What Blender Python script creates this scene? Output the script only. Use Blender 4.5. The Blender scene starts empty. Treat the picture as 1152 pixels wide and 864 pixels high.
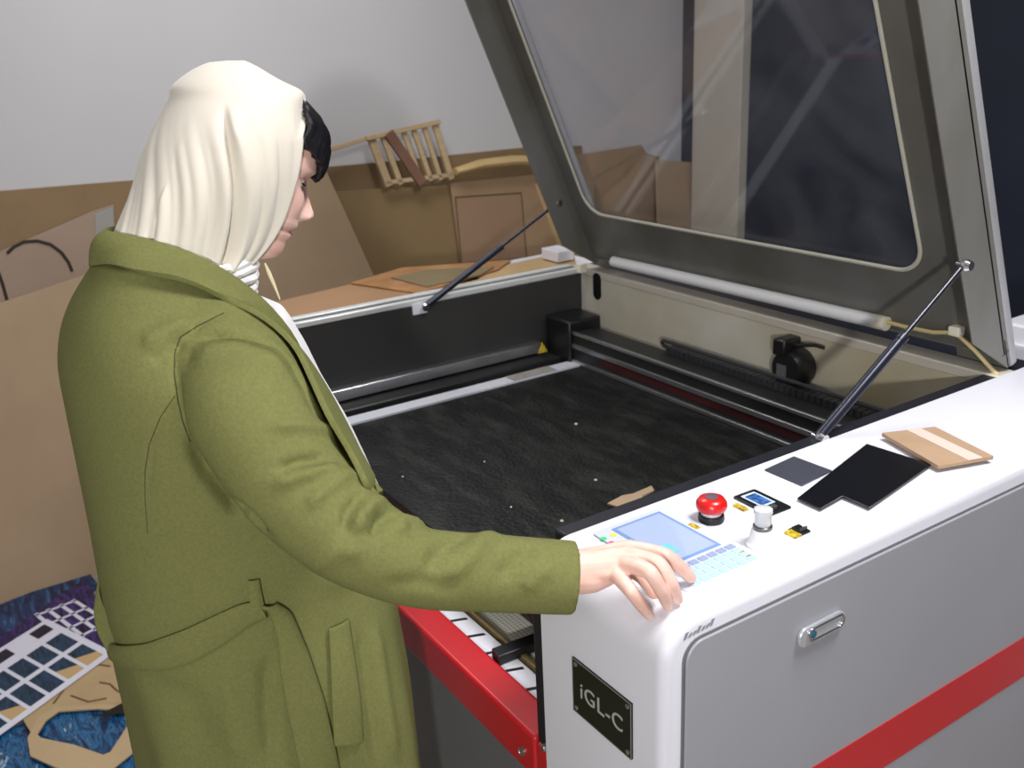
import bpy, bmesh, math, random
import numpy as np
from mathutils import Vector, Matrix
random.seed(7)
SC = bpy.context.scene
COL = SC.collection
PI = math.pi

# ------------------------------------------------------------------ camera model (machine-aligned world, metres)
F, RX, RY, RZ, HC = 1085.34, 0.33761461, -1.00651902, -0.04778009, 1.62
_c, _s = math.cos, math.sin
CM = (np.array([[_c(RZ), -_s(RZ), 0], [_s(RZ), _c(RZ), 0], [0, 0, 1]])
      @ np.array([[1, 0, 0], [0, _c(RX), -_s(RX)], [0, _s(RX), _c(RX)]])
      @ np.array([[1, 0, 0], [0, 0, -1], [0, 1, 0]])
      @ np.array([[_c(RY), -_s(RY), 0], [_s(RY), _c(RY), 0], [0, 0, 1]]))
C0 = np.array([0, 0, HC])
def ray(u, v): return CM.T @ np.array([(u - 576) / F, (v - 432) / F, 1.0])
def onz(u, v, z): d = ray(u, v); return C0 + d * (z - HC) / d[2]
def onx(u, v, x): d = ray(u, v); return C0 + d * (x / d[0])
def ony(u, v, y): d = ray(u, v); return C0 + d * (y / d[1])
def atd(u, v, t): return C0 + ray(u, v) * t
def onpl(u, v, p, n): d = ray(u, v); return C0 + d * (np.dot(np.asarray(p) - C0, n) / np.dot(d, n))
def proj(p): q = CM @ (np.asarray(p, float) - C0); return q[0] / q[2] * F + 576, q[1] / q[2] * F + 432

cam = bpy.data.cameras.new('camera'); co = bpy.data.objects.new('camera', cam); COL.objects.link(co)
m = Matrix.Identity(4)
for i in range(3):
    m[i][0] = CM[0][i]; m[i][1] = -CM[1][i]; m[i][2] = -CM[2][i]
m[2][3] = HC
co.matrix_world = m
cam.sensor_width = 36; cam.lens = F / 1152 * 36; cam.clip_start = 0.05
cam.dof.use_dof = True; cam.dof.focus_distance = 1.25; cam.dof.aperture_fstop = 8
SC.camera = co

# ------------------------------------------------------------------ materials
def lin(c):
    return tuple(((x / 255) / 12.92 if x / 255 <= 0.04045 else ((x / 255 + 0.055) / 1.055) ** 2.4) for x in c)
MATS = {}
def mat(name, col, rough=0.5, metal=0.0, var=0.0, scale=20, bump=0.0, bscale=200, spec=0.5, sheen=0.0, col2=None, stretch=None, coat=0.0, emit=None, alpha=None, detail=4):
    """principled material; noise mixes col with col2 (or a darker tone by var), second noise drives bump"""
    if name in MATS: return MATS[name]
    mt = bpy.data.materials.new(name); mt.use_nodes = True
    nt = mt.node_tree; b = nt.nodes['Principled BSDF']
    c = lin(col)
    b.inputs['Base Color'].default_value = (*c, 1)
    b.inputs['Roughness'].default_value = rough; b.inputs['Metallic'].default_value = metal
    b.inputs['Specular IOR Level'].default_value = spec
    if sheen: b.inputs['Sheen Weight'].default_value = sheen; b.inputs['Sheen Roughness'].default_value = 0.5
    if coat: b.inputs['Coat Weight'].default_value = coat; b.inputs['Coat Roughness'].default_value = 0.1
    if emit: b.inputs['Emission Color'].default_value = (*lin(col), 1); b.inputs['Emission Strength'].default_value = emit
    tc = nt.nodes.new('ShaderNodeTexCoord'); mp = nt.nodes.new('ShaderNodeMapping')
    nt.links.new(tc.outputs['Object'], mp.inputs['Vector'])
    if stretch: mp.inputs['Scale'].default_value = stretch
    if var or col2:
        n = nt.nodes.new('ShaderNodeTexNoise'); n.inputs['Scale'].default_value = scale; n.inputs['Detail'].default_value = detail
        nt.links.new(mp.outputs['Vector'], n.inputs['Vector'])
        r = nt.nodes.new('ShaderNodeValToRGB')
        c2 = lin(col2) if col2 else tuple(x * (1 - var) for x in c)
        r.color_ramp.elements[0].position = 0.35; r.color_ramp.elements[1].position = 0.68
        r.color_ramp.elements[0].color = (*c2, 1); r.color_ramp.elements[1].color = (*c, 1)
        nt.links.new(n.outputs['Fac'], r.inputs['Fac']); nt.links.new(r.outputs['Color'], b.inputs['Base Color'])
    if bump:
        n2 = nt.nodes.new('ShaderNodeTexNoise'); n2.inputs['Scale'].default_value = bscale; n2.inputs['Detail'].default_value = 3
        nt.links.new(mp.outputs['Vector'], n2.inputs['Vector'])
        bp = nt.nodes.new('ShaderNodeBump'); bp.inputs['Strength'].default_value = bump; bp.inputs['Distance'].default_value = 0.002
        nt.links.new(n2.outputs['Fac'], bp.inputs['Height']); nt.links.new(bp.outputs['Normal'], b.inputs['Normal'])
    MATS[name] = mt
    return mt

def glass_mat(name, tint, haze, gloss, noise_scale=6):
    """clear acrylic: lets light through, mirrors a little, carries a film of dust and wipe marks"""
    mt = bpy.data.materials.new(name); mt.use_nodes = True; nt = mt.node_tree
    for n in list(nt.nodes): nt.nodes.remove(n)
    out = nt.nodes.new('ShaderNodeOutputMaterial')
    tr = nt.nodes.new('ShaderNodeBsdfTransparent'); tr.inputs['Color'].default_value = (*tint, 1)
    gl = nt.nodes.new('ShaderNodeBsdfGlossy'); gl.inputs['Roughness'].default_value = 0.04
    di = nt.nodes.new('ShaderNodeBsdfDiffuse'); di.inputs['Color'].default_value = (0.75, 0.78, 0.85, 1)
    lw = nt.nodes.new('ShaderNodeLayerWeight'); lw.inputs['Blend'].default_value = 0.5
    pw_ = nt.nodes.new('ShaderNodeMath'); pw_.operation = 'POWER'; pw_.inputs[1].default_value = 5.0; nt.links.new(lw.outputs['Facing'], pw_.inputs[0])
    fr = nt.nodes.new('ShaderNodeMath'); fr.operation = 'MULTIPLY_ADD'; fr.inputs[1].default_value = 1 - gloss; fr.inputs[2].default_value = gloss; nt.links.new(pw_.outputs[0], fr.inputs[0])
    tc = nt.nodes.new('ShaderNodeTexCoord')
    n1 = nt.nodes.new('ShaderNodeTexNoise'); n1.inputs['Scale'].default_value = noise_scale; n1.inputs['Detail'].default_value = 6; n1.inputs['Distortion'].default_value = 0.6
    nt.links.new(tc.outputs['Object'], n1.inputs['Vector'])
    mr = nt.nodes.new('ShaderNodeMapRange'); mr.inputs['From Min'].default_value = 0.35; mr.inputs['From Max'].default_value = 0.8
    mr.inputs['To Min'].default_value = haze * 0.35; mr.inputs['To Max'].default_value = haze * 2.2
    nt.links.new(n1.outputs['Fac'], mr.inputs['Value'])
    m1 = nt.nodes.new('ShaderNodeMixShader'); m2 = nt.nodes.new('ShaderNodeMixShader')
    nt.links.new(fr.outputs[0], m1.inputs['Fac']); nt.links.new(tr.outputs[0], m1.inputs[1]); nt.links.new(gl.outputs[0], m1.inputs[2])
    nt.links.new(mr.outputs['Result'], m2.inputs['Fac']); nt.links.new(m1.outputs[0], m2.inputs[1]); nt.links.new(di.outputs[0], m2.inputs[2])
    nt.links.new(m2.outputs[0], out.inputs['Surface'])
    MATS[name] = mt
    return mt

def print_mat(name, stops, scale=9, dist=2.0, rough=0.25):
    """glossy printed colour: distorted noise through a colour ramp"""
    mt = bpy.data.materials.new(name); mt.use_nodes = True; nt = mt.node_tree; b = nt.nodes['Principled BSDF']
    b.inputs['Roughness'].default_value = rough
    tc = nt.nodes.new('ShaderNodeTexCoord'); n = nt.nodes.new('ShaderNodeTexNoise'); r = nt.nodes.new('ShaderNodeValToRGB')
    mp = nt.nodes.new('ShaderNodeMapping'); mp.inputs['Rotation'].default_value = (0, 0, 0.6); mp.inputs['Scale'].default_value = (1, 3.2, 1)
    n.inputs['Scale'].default_value = scale; n.inputs['Detail'].default_value = 5; n.inputs['Distortion'].default_value = dist
    nt.links.new(tc.outputs['Object'], mp.inputs['Vector']); nt.links.new(mp.outputs['Vector'], n.inputs['Vector'])
    nt.links.new(n.outputs['Fac'], r.inputs['Fac']); nt.links.new(r.outputs['Color'], b.inputs['Base Color'])
    els = r.color_ramp.elements
    while len(els) < len(stops): els.new(0.5)
    for e, (p, c) in zip(els, stops): e.position = p; e.color = (*lin(c), 1)
    MATS[name] = mt
    return mt

# ------------------------------------------------------------------ mesh builder
class MB:
    def __init__(s): s.v = []; s.f = []
    def add(s, vs, fs):
        o = len(s.v); s.v += [tuple(map(float, p)) for p in vs]; s.f += [tuple(i + o for i in q) for q in fs]; return s
    def box(s, x0, x1, y0, y1, z0, z1):
        return s.add([(x0, y0, z0), (x1, y0, z0), (x1, y1, z0), (x0, y1, z0), (x0, y0, z1), (x1, y0, z1), (x1, y1, z1), (x0, y1, z1)],
                     [(3, 2, 1, 0), (4, 5, 6, 7), (0, 1, 5, 4), (1, 2, 6, 5), (2, 3, 7, 6), (3, 0, 4, 7)])
    def obox(s, o, ax, ay, az):
        """oriented box from corner o with edge vectors"""
        o, ax, ay, az = map(np.asarray, (o, ax, ay, az))
        P = [o, o + ax, o + ax + ay, o + ay]; P += [p + az for p in P]
        return s.add(P, [(3, 2, 1, 0), (4, 5, 6, 7), (0, 1, 5, 4), (1, 2, 6, 5), (2, 3, 7, 6), (3, 0, 4, 7)])
    def prism(s, pts, h):
        """polygon of 3-D points pushed along vector h"""
        pts = [np.asarray(p, float) for p in pts]; h = np.asarray(h, float); n = len(pts)
        nrm = sum(np.cross(pts[i] - pts[0], pts[(i + 1) % n] - pts[0]) for i in range(n))
        if np.dot(nrm, h) < 0: pts = pts[::-1]
        return s.add(pts + [p + h for p in pts], [tuple(range(n))[::-1], tuple(range(n, 2 * n))] + [(i, (i + 1) % n, n + (i + 1) % n, n + i) for i in range(n)])
    def ring_prism(s, outer, inner, h):
        """plate with a hole; outer and inner have equally many points"""
        n = len(outer); h = np.asarray(h, float)
        O = [np.asarray(p, float) for p in outer]; I = [np.asarray(p, float) for p in inner]
        V = O + I + [p + h for p in O] + [p + h for p in I]; fs = []
        for i in range(n):
            j = (i + 1) % n
            fs += [(i, j, n + j, n + i), (2 * n + j, 2 * n + i, 3 * n + i, 3 * n + j), (j, i, 2 * n + i, 2 * n + j), (n + i, n + j, 3 * n + j, 3 * n + i)]
        return s.add(V, fs)
    def tube(s, path, r, n=12, cap=True, flat=None):
        P = [np.asarray(p, float) for p in path]; R = r if hasattr(r, '__len__') else [r] * len(P)
        t0 = P[1] - P[0]; up = np.array([0, 0, 1.0]) if abs(t0[2]) < 0.9 * np.linalg.norm(t0) else np.array([1.0, 0, 0])
        V = []
        for i, p in enumerate(P):
            t = P[min(i + 1, len(P) - 1)] - P[max(i - 1, 0)]; t /= np.linalg.norm(t)
            a = np.cross(up, t); a /= np.linalg.norm(a); b = np.cross(t, a); up = b
            for k in range(n):
                an = 2 * PI * k / n
                V.append(p + R[i] * (a * _c(an) + b * _s(an) * (flat or 1)))
        fs = [(i * n + k, i * n + (k + 1) % n, (i + 1) * n + (k + 1) % n, (i + 1) * n + k) for i in range(len(P) - 1) for k in range(n)]
        if cap: fs += [tuple(range(n))[::-1], tuple(range((len(P) - 1) * n, len(P) * n))]
        return s.add(V, fs)
    def lathe(s, c, prof, n=32, ax=(0, 0, 1)):
        """profile [(r, h)] turned about ax through c"""
        ax = np.asarray(ax, float); ax /= np.linalg.norm(ax)
        a = np.cross(ax, [0, 0, 1.0]) if abs(ax[2]) < 0.9 else np.array([1.0, 0, 0]); a /= np.linalg.norm(a); b = np.cross(ax, a)
        c = np.asarray(c, float); V = []
        for r, h in prof:
            for k in range(n):
                an = 2 * PI * k / n; V.append(c + ax * h + max(r, 1e-5) * (a * _c(an) + b * _s(an)))
        m_ = len(prof)
        fs = [(i * n + k, i * n + (k + 1) % n, (i + 1) * n + (k + 1) % n, (i + 1) * n + k) for i in range(m_ - 1) for k in range(n)]
        return s.add(V, fs + [tuple(range(n))[::-1], tuple(range((m_ - 1) * n, m_ * n))])
    def grid(s, G, closed_u=False, closed_v=False):
        """G[i][j] points; i rows, j columns (columns may wrap)"""
        R, Cn = len(G), len(G[0]); fs = []
        for i in range(R if closed_v else R - 1):
            for j in range(Cn if closed_u else Cn - 1):
                fs.append((i * Cn + j, i * Cn + (j + 1) % Cn, ((i + 1) % R) * Cn + (j + 1) % Cn, ((i + 1) % R) * Cn + j))
        return s.add([p for row in G for p in row], fs)
    def build(s, name, material, parent=None, bevel=0, seg=2, smooth=None, origin=None, angle=35):
        me = bpy.data.meshes.new(name)
        o = bpy.data.objects.new(name, me); COL.objects.link(o)
        off = np.zeros(3)
        if parent is not None:
            o.parent = parent; off = np.asarray(worldloc(parent))
        elif origin is not None:
            off = np.asarray(origin, float); o.location = off
        elif s.v:
            a = np.array(s.v); off = np.array([(a[:, 0].min() + a[:, 0].max()) / 2, (a[:, 1].min() + a[:, 1].max()) / 2, a[:, 2].min()]); o.location = off
        me.from_pydata([tuple(np.asarray(p) - off) for p in s.v], [], s.f); me.update()
        bm = bmesh.new(); bm.from_mesh(me); bmesh.ops.recalc_face_normals(bm, faces=bm.faces); bm.to_mesh(me); bm.free()
        for mm in (material if isinstance(material, (list, tuple)) else [material]): me.materials.append(mm)
        if bevel:
            bv = o.modifiers.new('bevel', 'BEVEL'); bv.width = bevel; bv.segments = seg; bv.limit_method = 'ANGLE'; bv.angle_limit = math.radians(40)
        if smooth or (smooth is None and bevel):
            for p in me.polygons: p.use_smooth = True
            try: me.set_sharp_from_angle(angle=math.radians(angle))
            except Exception: pass
        return o
def worldloc(o):
    p = np.zeros(3)
    while o is not None: p = p + np.asarray(o.location); o = o.parent
    return p
def empty(name, loc, label, cat, group=None):
    o = bpy.data.objects.new(name, None); COL.objects.link(o); o.location = loc; o.empty_display_size = 0.1
    return tag(o, label, cat, group)
def tag(o, label, cat, group=None, kind=None):
    o['label'] = label; o['category'] = cat
    if group: o['group'] = group
    if kind: o['kind'] = kind
    return o
def struct(o): o['kind'] = 'structure'; return o
def rrect(c, ax, ay, hx, hy, r, n=5):
    """rounded rectangle outline in the plane of unit vectors ax, ay"""
    c, ax, ay = map(lambda q: np.asarray(q, float), (c, ax, ay)); P = []
    for sx, sy, a0 in ((1, 1, 0), (-1, 1, PI / 2), (-1, -1, PI), (1, -1, 1.5 * PI)):
        for k in range(n + 1):
            a = a0 + PI / 2 * k / n
            P.append(c + ax * (sx * (hx - r) + r * _c(a)) + ay * (sy * (hy - r) + r * _s(a)))
    return P
def text_mesh(name, body, size, material, parent, o, ax, ay, depth=0.0006, spacing=1.0):
    cu = bpy.data.curves.new('lettering', 'FONT'); cu.body = body; cu.size = size; cu.extrude = depth; cu.space_character = spacing
    t = bpy.data.objects.new('lettering', cu); COL.objects.link(t)
    dg = bpy.context.evaluated_depsgraph_get(); me = bpy.data.meshes.new_from_object(t.evaluated_get(dg)); bpy.data.objects.remove(t)
    ax, ay = np.asarray(ax, float), np.asarray(ay, float); az = np.cross(ax, ay); off = worldloc(parent)
    for v in me.vertices:
        p = np.asarray(o) + ax * v.co.x + ay * v.co.y + az * v.co.z - off
        v.co = Vector(p)
    me.materials.clear(); me.materials.append(material)
    ob = bpy.data.objects.new(name, me); COL.objects.link(ob); ob.parent = parent
    return ob
# ------------------------------------------------------------------ palette
white_paint = mat('white_powder_coat', (220, 219, 227), 0.32, var=0.03, scale=3, bump=0.03, bscale=600)
grey_paint = mat('grey_powder_coat', (150, 150, 156), 0.42, var=0.05, scale=4, bump=0.04, bscale=700)
dark_grey_paint = mat('dark_grey_powder_coat', (104, 104, 106), 0.4, var=0.1, scale=3)
red_paint = mat('red_powder_coat', (190, 28, 36), 0.35, var=0.06, scale=6, bump=0.03, bscale=600)
black_metal = mat('black_bay_metal', (34, 34, 35), 0.45, var=0.3, scale=5)
rubber = mat('black_rubber', (24, 25, 34), 0.45)
alu = mat('aluminium', (190, 190, 192), 0.3, 0.9, var=0.1, scale=30)
chrome = mat('chrome', (215, 215, 218), 0.15, 1.0)
lid_grey = mat('lid_grey_metal', (132, 130, 127), 0.42, 0.35, var=0.16, scale=5, col2=(112, 109, 100), stretch=(1, 1, 0.5))
beige_metal = mat('dusty_bay_metal', (205, 200, 188), 0.5, var=0.2, scale=3, col2=(176, 166, 138))
black_plastic = mat('black_plastic', (20, 20, 22), 0.35)
red_plastic = mat('red_plastic', (205, 22, 20), 0.3, coat=0.3)
mdf = mat('brown_mdf', (160, 131, 100), 0.75, var=0.12, scale=9, bump=0.05, bscale=400)
mdf_light = mat('tan_mdf', (172, 147, 118), 0.75, var=0.1, scale=5, bump=0.05, bscale=400)
mdf_dark = mat('dark_mdf', (140, 114, 82), 0.75, var=0.15, scale=5, bump=0.05, bscale=400)
mdf_grey = mat('grey_tan_board', (158, 136, 118), 0.75, var=0.1, scale=5)
mdf_orange = mat('orange_burnt_mdf', (176, 130, 84), 0.6, var=0.25, scale=14, col2=(150, 104, 60))
card_mat = mat('cardboard', (172, 142, 114), 0.8, var=0.12, scale=18, bump=0.05, bscale=300)
pale_tape = mat('pale_tape', (212, 194, 182), 0.5)
yellow_label = mat('yellow_label', (232, 202, 50), 0.5, var=0.35, scale=160, col2=(120, 100, 30))
cream_plastic = mat('cream_plastic', (232, 226, 205), 0.5)
gold_metal = mat('dull_brass', (140, 124, 84), 0.4, 0.5)
white_plastic = mat('white_plastic', (238, 238, 240), 0.35)
bolt_steel = mat('bolt_steel', (170, 168, 165), 0.3, 0.9)

# ------------------------------------------------------------------ room
wall_paint = mat('wall_paint', (199, 197, 199), 0.85, var=0.05, scale=1.2, bump=0.04, bscale=120)
floor_mat = mat('floor_tile', (150, 142, 134), 0.45, var=0.12, scale=4)
pillar_paint = mat('pillar_paint', (196, 188, 172), 0.8, var=0.06, scale=3)
navy_wall = mat('navy_wall', (20, 28, 48), 0.7, var=0.25, scale=3)
XW, YW = -3.36, 3.10
struct(MB().box(XW - 0.1, 3.3, -3.6, YW + 0.1, -0.1, 0).build('floor', floor_mat))
struct(MB().box(XW - 0.1, 3.3, -3.6, YW + 0.1, 2.8, 2.9).build('ceiling', wall_paint))
struct(MB().box(XW - 0.1, XW, -3.6, YW + 0.1, 0, 2.8).build('wall_left', wall_paint))
struct(MB().box(XW, 3.3, YW, YW + 0.1, 0, 2.8).build('wall_back', navy_wall))
struct(MB().box(3.2, 3.3, -3.6, YW, 0, 2.8).build('wall_right', wall_paint))
struct(MB().box(XW, 3.2, -3.6, -3.5, 0, 2.8).build('wall_front', wall_paint))
px0, px1 = ony(779, 130, YW - 0.05)[0], ony(833, 130, YW - 0.05)[0]
struct(MB().box(px0, px1, YW - 0.05, YW, 0, 2.8).build('pillar_back', pillar_paint, bevel=0.004))

# ------------------------------------------------------------------ laser cutter
ZT = 1.02                       # deck height
XI, XO = -0.905, -0.668         # console inner and outer faces
YF, YB = 0.600, 1.735           # front face, rear
XL, XLL = -2.14, -2.43          # bay left wall, machine left side
LC = empty('laser_cutter', (-1.5, 1.1, 0), 'large white, grey and red flatbed laser cutting machine with its glazed lid raised', 'laser cutter')

# right console: white sheet-metal shell with a rounded front bend and rounded outer edge
def console():
    R, r, n = 0.050, 0.014, 8
    prof = [(YB, 0.10), (YF, 0.10)] + [(YF + R - R * _c(a), ZT - R + R * _s(a)) for a in [PI / 2 * k / n for k in range(n + 1)]] + [(YB, ZT)]
    cy, cz = (YF + YB) / 2, 0.55
    def inset(d):
        out = []
        for (y, z) in prof:
            if z >= ZT - R and y <= YF + R + 1e-6:
                a = math.atan2(z - (ZT - R), -(y - (YF + R))); out.append((YF + R - (R - d) * _c(a), ZT - R + (R - d) * _s(a)))
            else: out.append((y + (d if y < cy else -d), z + (d if z < cz else -d)))
        return out
    G = []
    for k in range(7):
        a = PI / 2 * k / 6; G.append([(XO - r + r * _c(PI / 2 - a) if 0 else XO - r + r * _s(a), y, z) for y, z in inset(r - r * _c(a))])
    G = [[(XI, y, z) for y, z in prof]] + G
    mb = MB().grid(G, closed_u=True); n_ = len(prof)
    mb.f += [tuple(range(n_))[::-1], tuple(range(7 * n_, 8 * n_))]
    return mb
cons = console().build('right_console', white_paint, LC, smooth=True, angle=50)
MB().box(XI - 0.030, XI + 0.0, YF + 0.045, 1.70, ZT - 0.022, ZT - 0.002).build('rim_gasket', rubber, LC, bevel=0.004)
MB().box(XI - 0.026, XI, YF + 0.004, YF + 0.05, 0.70, ZT - 0.035).build('edge_gasket', rubber, LC, bevel=0.002)
MB().box(XI - 0.004, XI - 0.001, YF + 0.052, 1.62, 0.70, ZT - 0.024).build('inner_wall', beige_metal, LC)

# grey side panel with rounded corners, red stripe, lower panel
def yz_round(y0, y1, z0, z1, r, x):
    return rrect((x, (y0 + y1) / 2, (z0 + z1) / 2), (0, 1, 0), (0, 0, 1), (y1 - y0) / 2, (z1 - z0) / 2, r, 6)
sy0 = YF + 0.030; ztop = 0.991
s_top = onx(905, 864, XO)[2]; s_bot = onx(985, 864, XO)[2]
MB().prism(yz_round(sy0 - 0.003, 1.705, 0.10, ztop + 0.003, 0.026, XO), (0.0012, 0, 0)).build('panel_gap', mat('gap_dark', (112, 112, 116), 0.6), LC)
sp = MB().prism(yz_round(sy0, 1.70, 0.12, ztop, 0.024, XO + 0.001), (0.004, 0, 0)).build('side_panel', grey_paint, LC, bevel=0.0015)
MB().box(XO + 0.0045, XO + 0.0062, sy0 + 0.004, 1.698, s_bot, s_top).build('red_stripe', red_paint, LC)
# latch
lc = onx(922, 706, XO + 0.005); ly = (onx(948, 692, XO + 0.005)[1] - onx(896, 719, XO + 0.005)[1]) / 2
latch = MB().prism(rrect(lc, (0, 1, 0), (0, 0, 1), ly, 0.0135, 0.0125, 8), (0.006, 0, 0)).build('latch', mat('latch_silver', (205, 208, 214), 0.28, 0.6), LC, bevel=0.002)
lcc = lc + np.array([0.006, 0.004, 0.002])
MB().ring_prism(rrect(lcc, (0, 1, 0), (0, 0, 1), ly * 0.80, 0.0095, 0.0085, 8), rrect(lcc, (0, 1, 0), (0, 0, 1), ly * 0.68, 0.0070, 0.006, 8), (0.0025, 0, 0)).build('latch_plate', chrome, latch, bevel=0.0008)
MB().lathe(onx(914, 713, XO + 0.011), [(0.0048, 0), (0.0048, 0.0028), (0.0035, 0.0035)], 16, (1, 0, 0)).build('latch_lock', mat('teal_lock', (46, 110, 132), 0.35, 0.4), latch, smooth=True)

# front: left pillar, lower panel, red bar
MB().box(XLL, XL, YF, YB, 0.10, ZT - 0.012).build('left_cabinet', white_paint, LC, bevel=0.012, seg=4)
MB().box(XL, XI, YF + 0.012, YF + 0.03, 0.10, 0.63).build('front_panel', dark_grey_paint, LC)
MB().box(XL, XI, YF + 0.03, YB, 0.10, 0.66).build('base_cabinet', dark_grey_paint, LC)
MB().box(XLL + 0.03, XO - 0.03, YF + 0.04, YB - 0.03, 0.0, 0.10).build('plinth', black_metal, LC)
bar = MB().box(XL, -0.935, YF, YF + 0.055, 0.628, 0.703).build('front_bar', red_paint, LC, bevel=0.006, seg=3)
MB().box(-0.934, XI - 0.001, YF + 0.002, YF + 0.05, 0.60, 0.695).build('bar_bracket', red_paint, LC, bevel=0.003)
MB().lathe(ony(588, 845, YF), [(0.0075, -0.001), (0.0075, 0.003), (0.0045, 0.0045), (0.0035, 0.003)], 18, (0, -1, 0)).build('bar_bolt', bolt_steel, bar, smooth=True)
MB().lathe((XI - 0.006, YF + 0.002, 0.703), [(0.0055, -0.003), (0.0055, 0.003), (0.004, 0.005)], 16, (0, -1, 0)).build('corner_screw', bolt_steel, LC, smooth=True)

# pass-through behind the red bar: white slotted rail, cream perforated bed front, brass rail, black arm
rail = MB().box(XL, XI - 0.014, YF + 0.058, YF + 0.092, 0.66, 0.694).build('slotted_rail', white_paint, LC, bevel=0.002)
for i in range(20):
    x = -0.985 - i * 0.058
    MB().obox((x, YF + 0.0585, 0.6935), (0.006, 0, 0), (0.010, 0.026, 0), (0, 0, 0.0015)).build('slot', black_plastic, rail)
MB().box(XL, XI - 0.014, YF + 0.096, YF + 0.106, 0.66, 0.700).build('brass_rail', gold_metal, LC, bevel=0.002)
hc = bpy.data.materials.new('perforated_cream'); hc.use_nodes = True
nt = hc.node_tree; b = nt.nodes['Principled BSDF']; b.inputs['Roughness'].default_value = 0.6
tc = nt.nodes.new('ShaderNodeTexCoord'); vo = nt.nodes.new('ShaderNodeTexVoronoi'); vo.inputs['Scale'].default_value = 135; vo.inputs['Randomness'].default_value = 0.0; vo.voronoi_dimensions = '2D'
rp = nt.nodes.new('ShaderNodeValToRGB'); rp.color_ramp.elements[0].position = 0.26; rp.color_ramp.elements[1].position = 0.40
rp.color_ramp.elements[0].color = (*lin((204, 200, 176)), 1); rp.color_ramp.elements[1].color = (*lin((250, 248, 236)), 1)
nt.links.new(tc.outputs['Object'], vo.inputs['Vector']); nt.links.new(vo.outputs['Distance'], rp.inputs['Fac']); nt.links.new(rp.outputs['Color'], b.inputs['Base Color'])
MB().box(XL, XI - 0.014, YF + 0.108, YF + 0.20, 0.655, 0.690).build('perforated_tray', hc, LC)
arm_a, arm_b = onz(553, 734, 0.705), onz(612, 712, 0.705)
MB().obox(arm_a + np.array([0, 0, -0.01]), arm_b - arm_a, (0.026, -0.004, 0), (0, 0, 0.018)).build('support_arm', black_plastic, LC, bevel=0.002)

# bay: floor, walls, honeycomb bed, ruler
ZB = 0.80
MB().box(XL, XI, YF + 0.205, 1.603, 0.66, 0.70).build('bay_floor', black_metal, LC)
MB().box(XL + 0.0005, XL + 0.004, YF + 0.06, 1.60, 0.66, ZT - 0.014).build('bay_left_wall', mat('bay_wall_black', (54, 53, 52), 0.5, var=0.2, scale=4), LC)
MB().box(XL, XI - 0.005, 1.604, 1.62, 0.66, ZT - 0.014).build('bay_back_wall', beige_metal, LC)
bed_m = bpy.data.materials.new('sooty_honeycomb'); bed_m.use_nodes = True
nt = bed_m.node_tree; b = nt.nodes['Principled BSDF']; b.inputs['Roughness'].default_value = 0.5; b.inputs['Specular IOR Level'].default_value = 0.3
tc = nt.nodes.new('ShaderNodeTexCoord'); n1 = nt.nodes.new('ShaderNodeTexNoise'); n1.inputs['Scale'].default_value = 7; n1.inputs['Detail'].default_value = 9; n1.inputs['Roughness'].default_value = 0.72
mp = nt.nodes.new('ShaderNodeMapping'); mp.inputs['Scale'].default_value = (1, 3.5, 1)
nt.links.new(tc.outputs['Object'], mp.inputs['Vector']); nt.links.new(mp.outputs['Vector'], n1.inputs['Vector'])
rp = nt.nodes.new('ShaderNodeValToRGB'); rp.color_ramp.elements[0].position = 0.46; rp.color_ramp.elements[1].position = 0.82
rp.color_ramp.elements[0].color = (*lin((11, 11, 11)), 1); rp.color_ramp.elements[1].color = (*lin((56, 58, 54)), 1)
nt.links.new(n1.outputs['Fac'], rp.inputs['Fac']); nt.links.new(rp.outputs['Color'], b.inputs['Base Color'])
vo = nt.nodes.new('ShaderNodeTexVoronoi'); vo.inputs['Scale'].default_value = 120
bp = nt.nodes.new('ShaderNodeBump'); bp.inputs['Strength'].default_value = 0.5; bp.inputs['Distance'].default_value = 0.003
nt.links.new(tc.outputs['Object'], vo.inputs['Vector']); nt.links.new(vo.outputs['Distance'], bp.inputs['Height']); nt.links.new(bp.outputs['Normal'], b.inputs['Normal'])
bed = MB().box(-1.975, XI - 0.030, YF + 0.105, 1.50, ZB - 0.035, ZB).build('honeycomb_bed', bed_m, LC, bevel=0.002)
ruler = MB().box(-2.022, -1.978, YF + 0.105, 1.47, ZB - 0.03, ZB + 0.004).build('ruler_strip', mat('ruler_white', (212, 214, 222), 0.45, 0.1, var=0.06, scale=8), LC, bevel=0.001)
MB().box(-2.021, -1.979, 1.26, 1.395, ZB + 0.004, ZB + 0.0055).build('worn_patch', mat('worn_grey', (150, 146, 138), 0.6, var=0.2, scale=40), ruler)
# left linear rail on the black wall
MB().box(XL, XL + 0.030, 0.70, 1.44, 0.812, 0.842).build('linear_rail', alu, LC, bevel=0.003)
MB().box(XL, XL + 0.085, 0.70, 1.50, 0.70, 0.808).build('rail_housing', black_metal, LC, bevel=0.004)
tri = onx(610, 391, XL + 0.09)
MB().prism([tri + np.array([0, -0.016, -0.014]), tri + np.array([0, 0.016, -0.014]), tri + np.array([0, 0, 0.016])], (0.001, 0, 0)).build('warning_triangle', yellow_label, LC)

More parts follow.
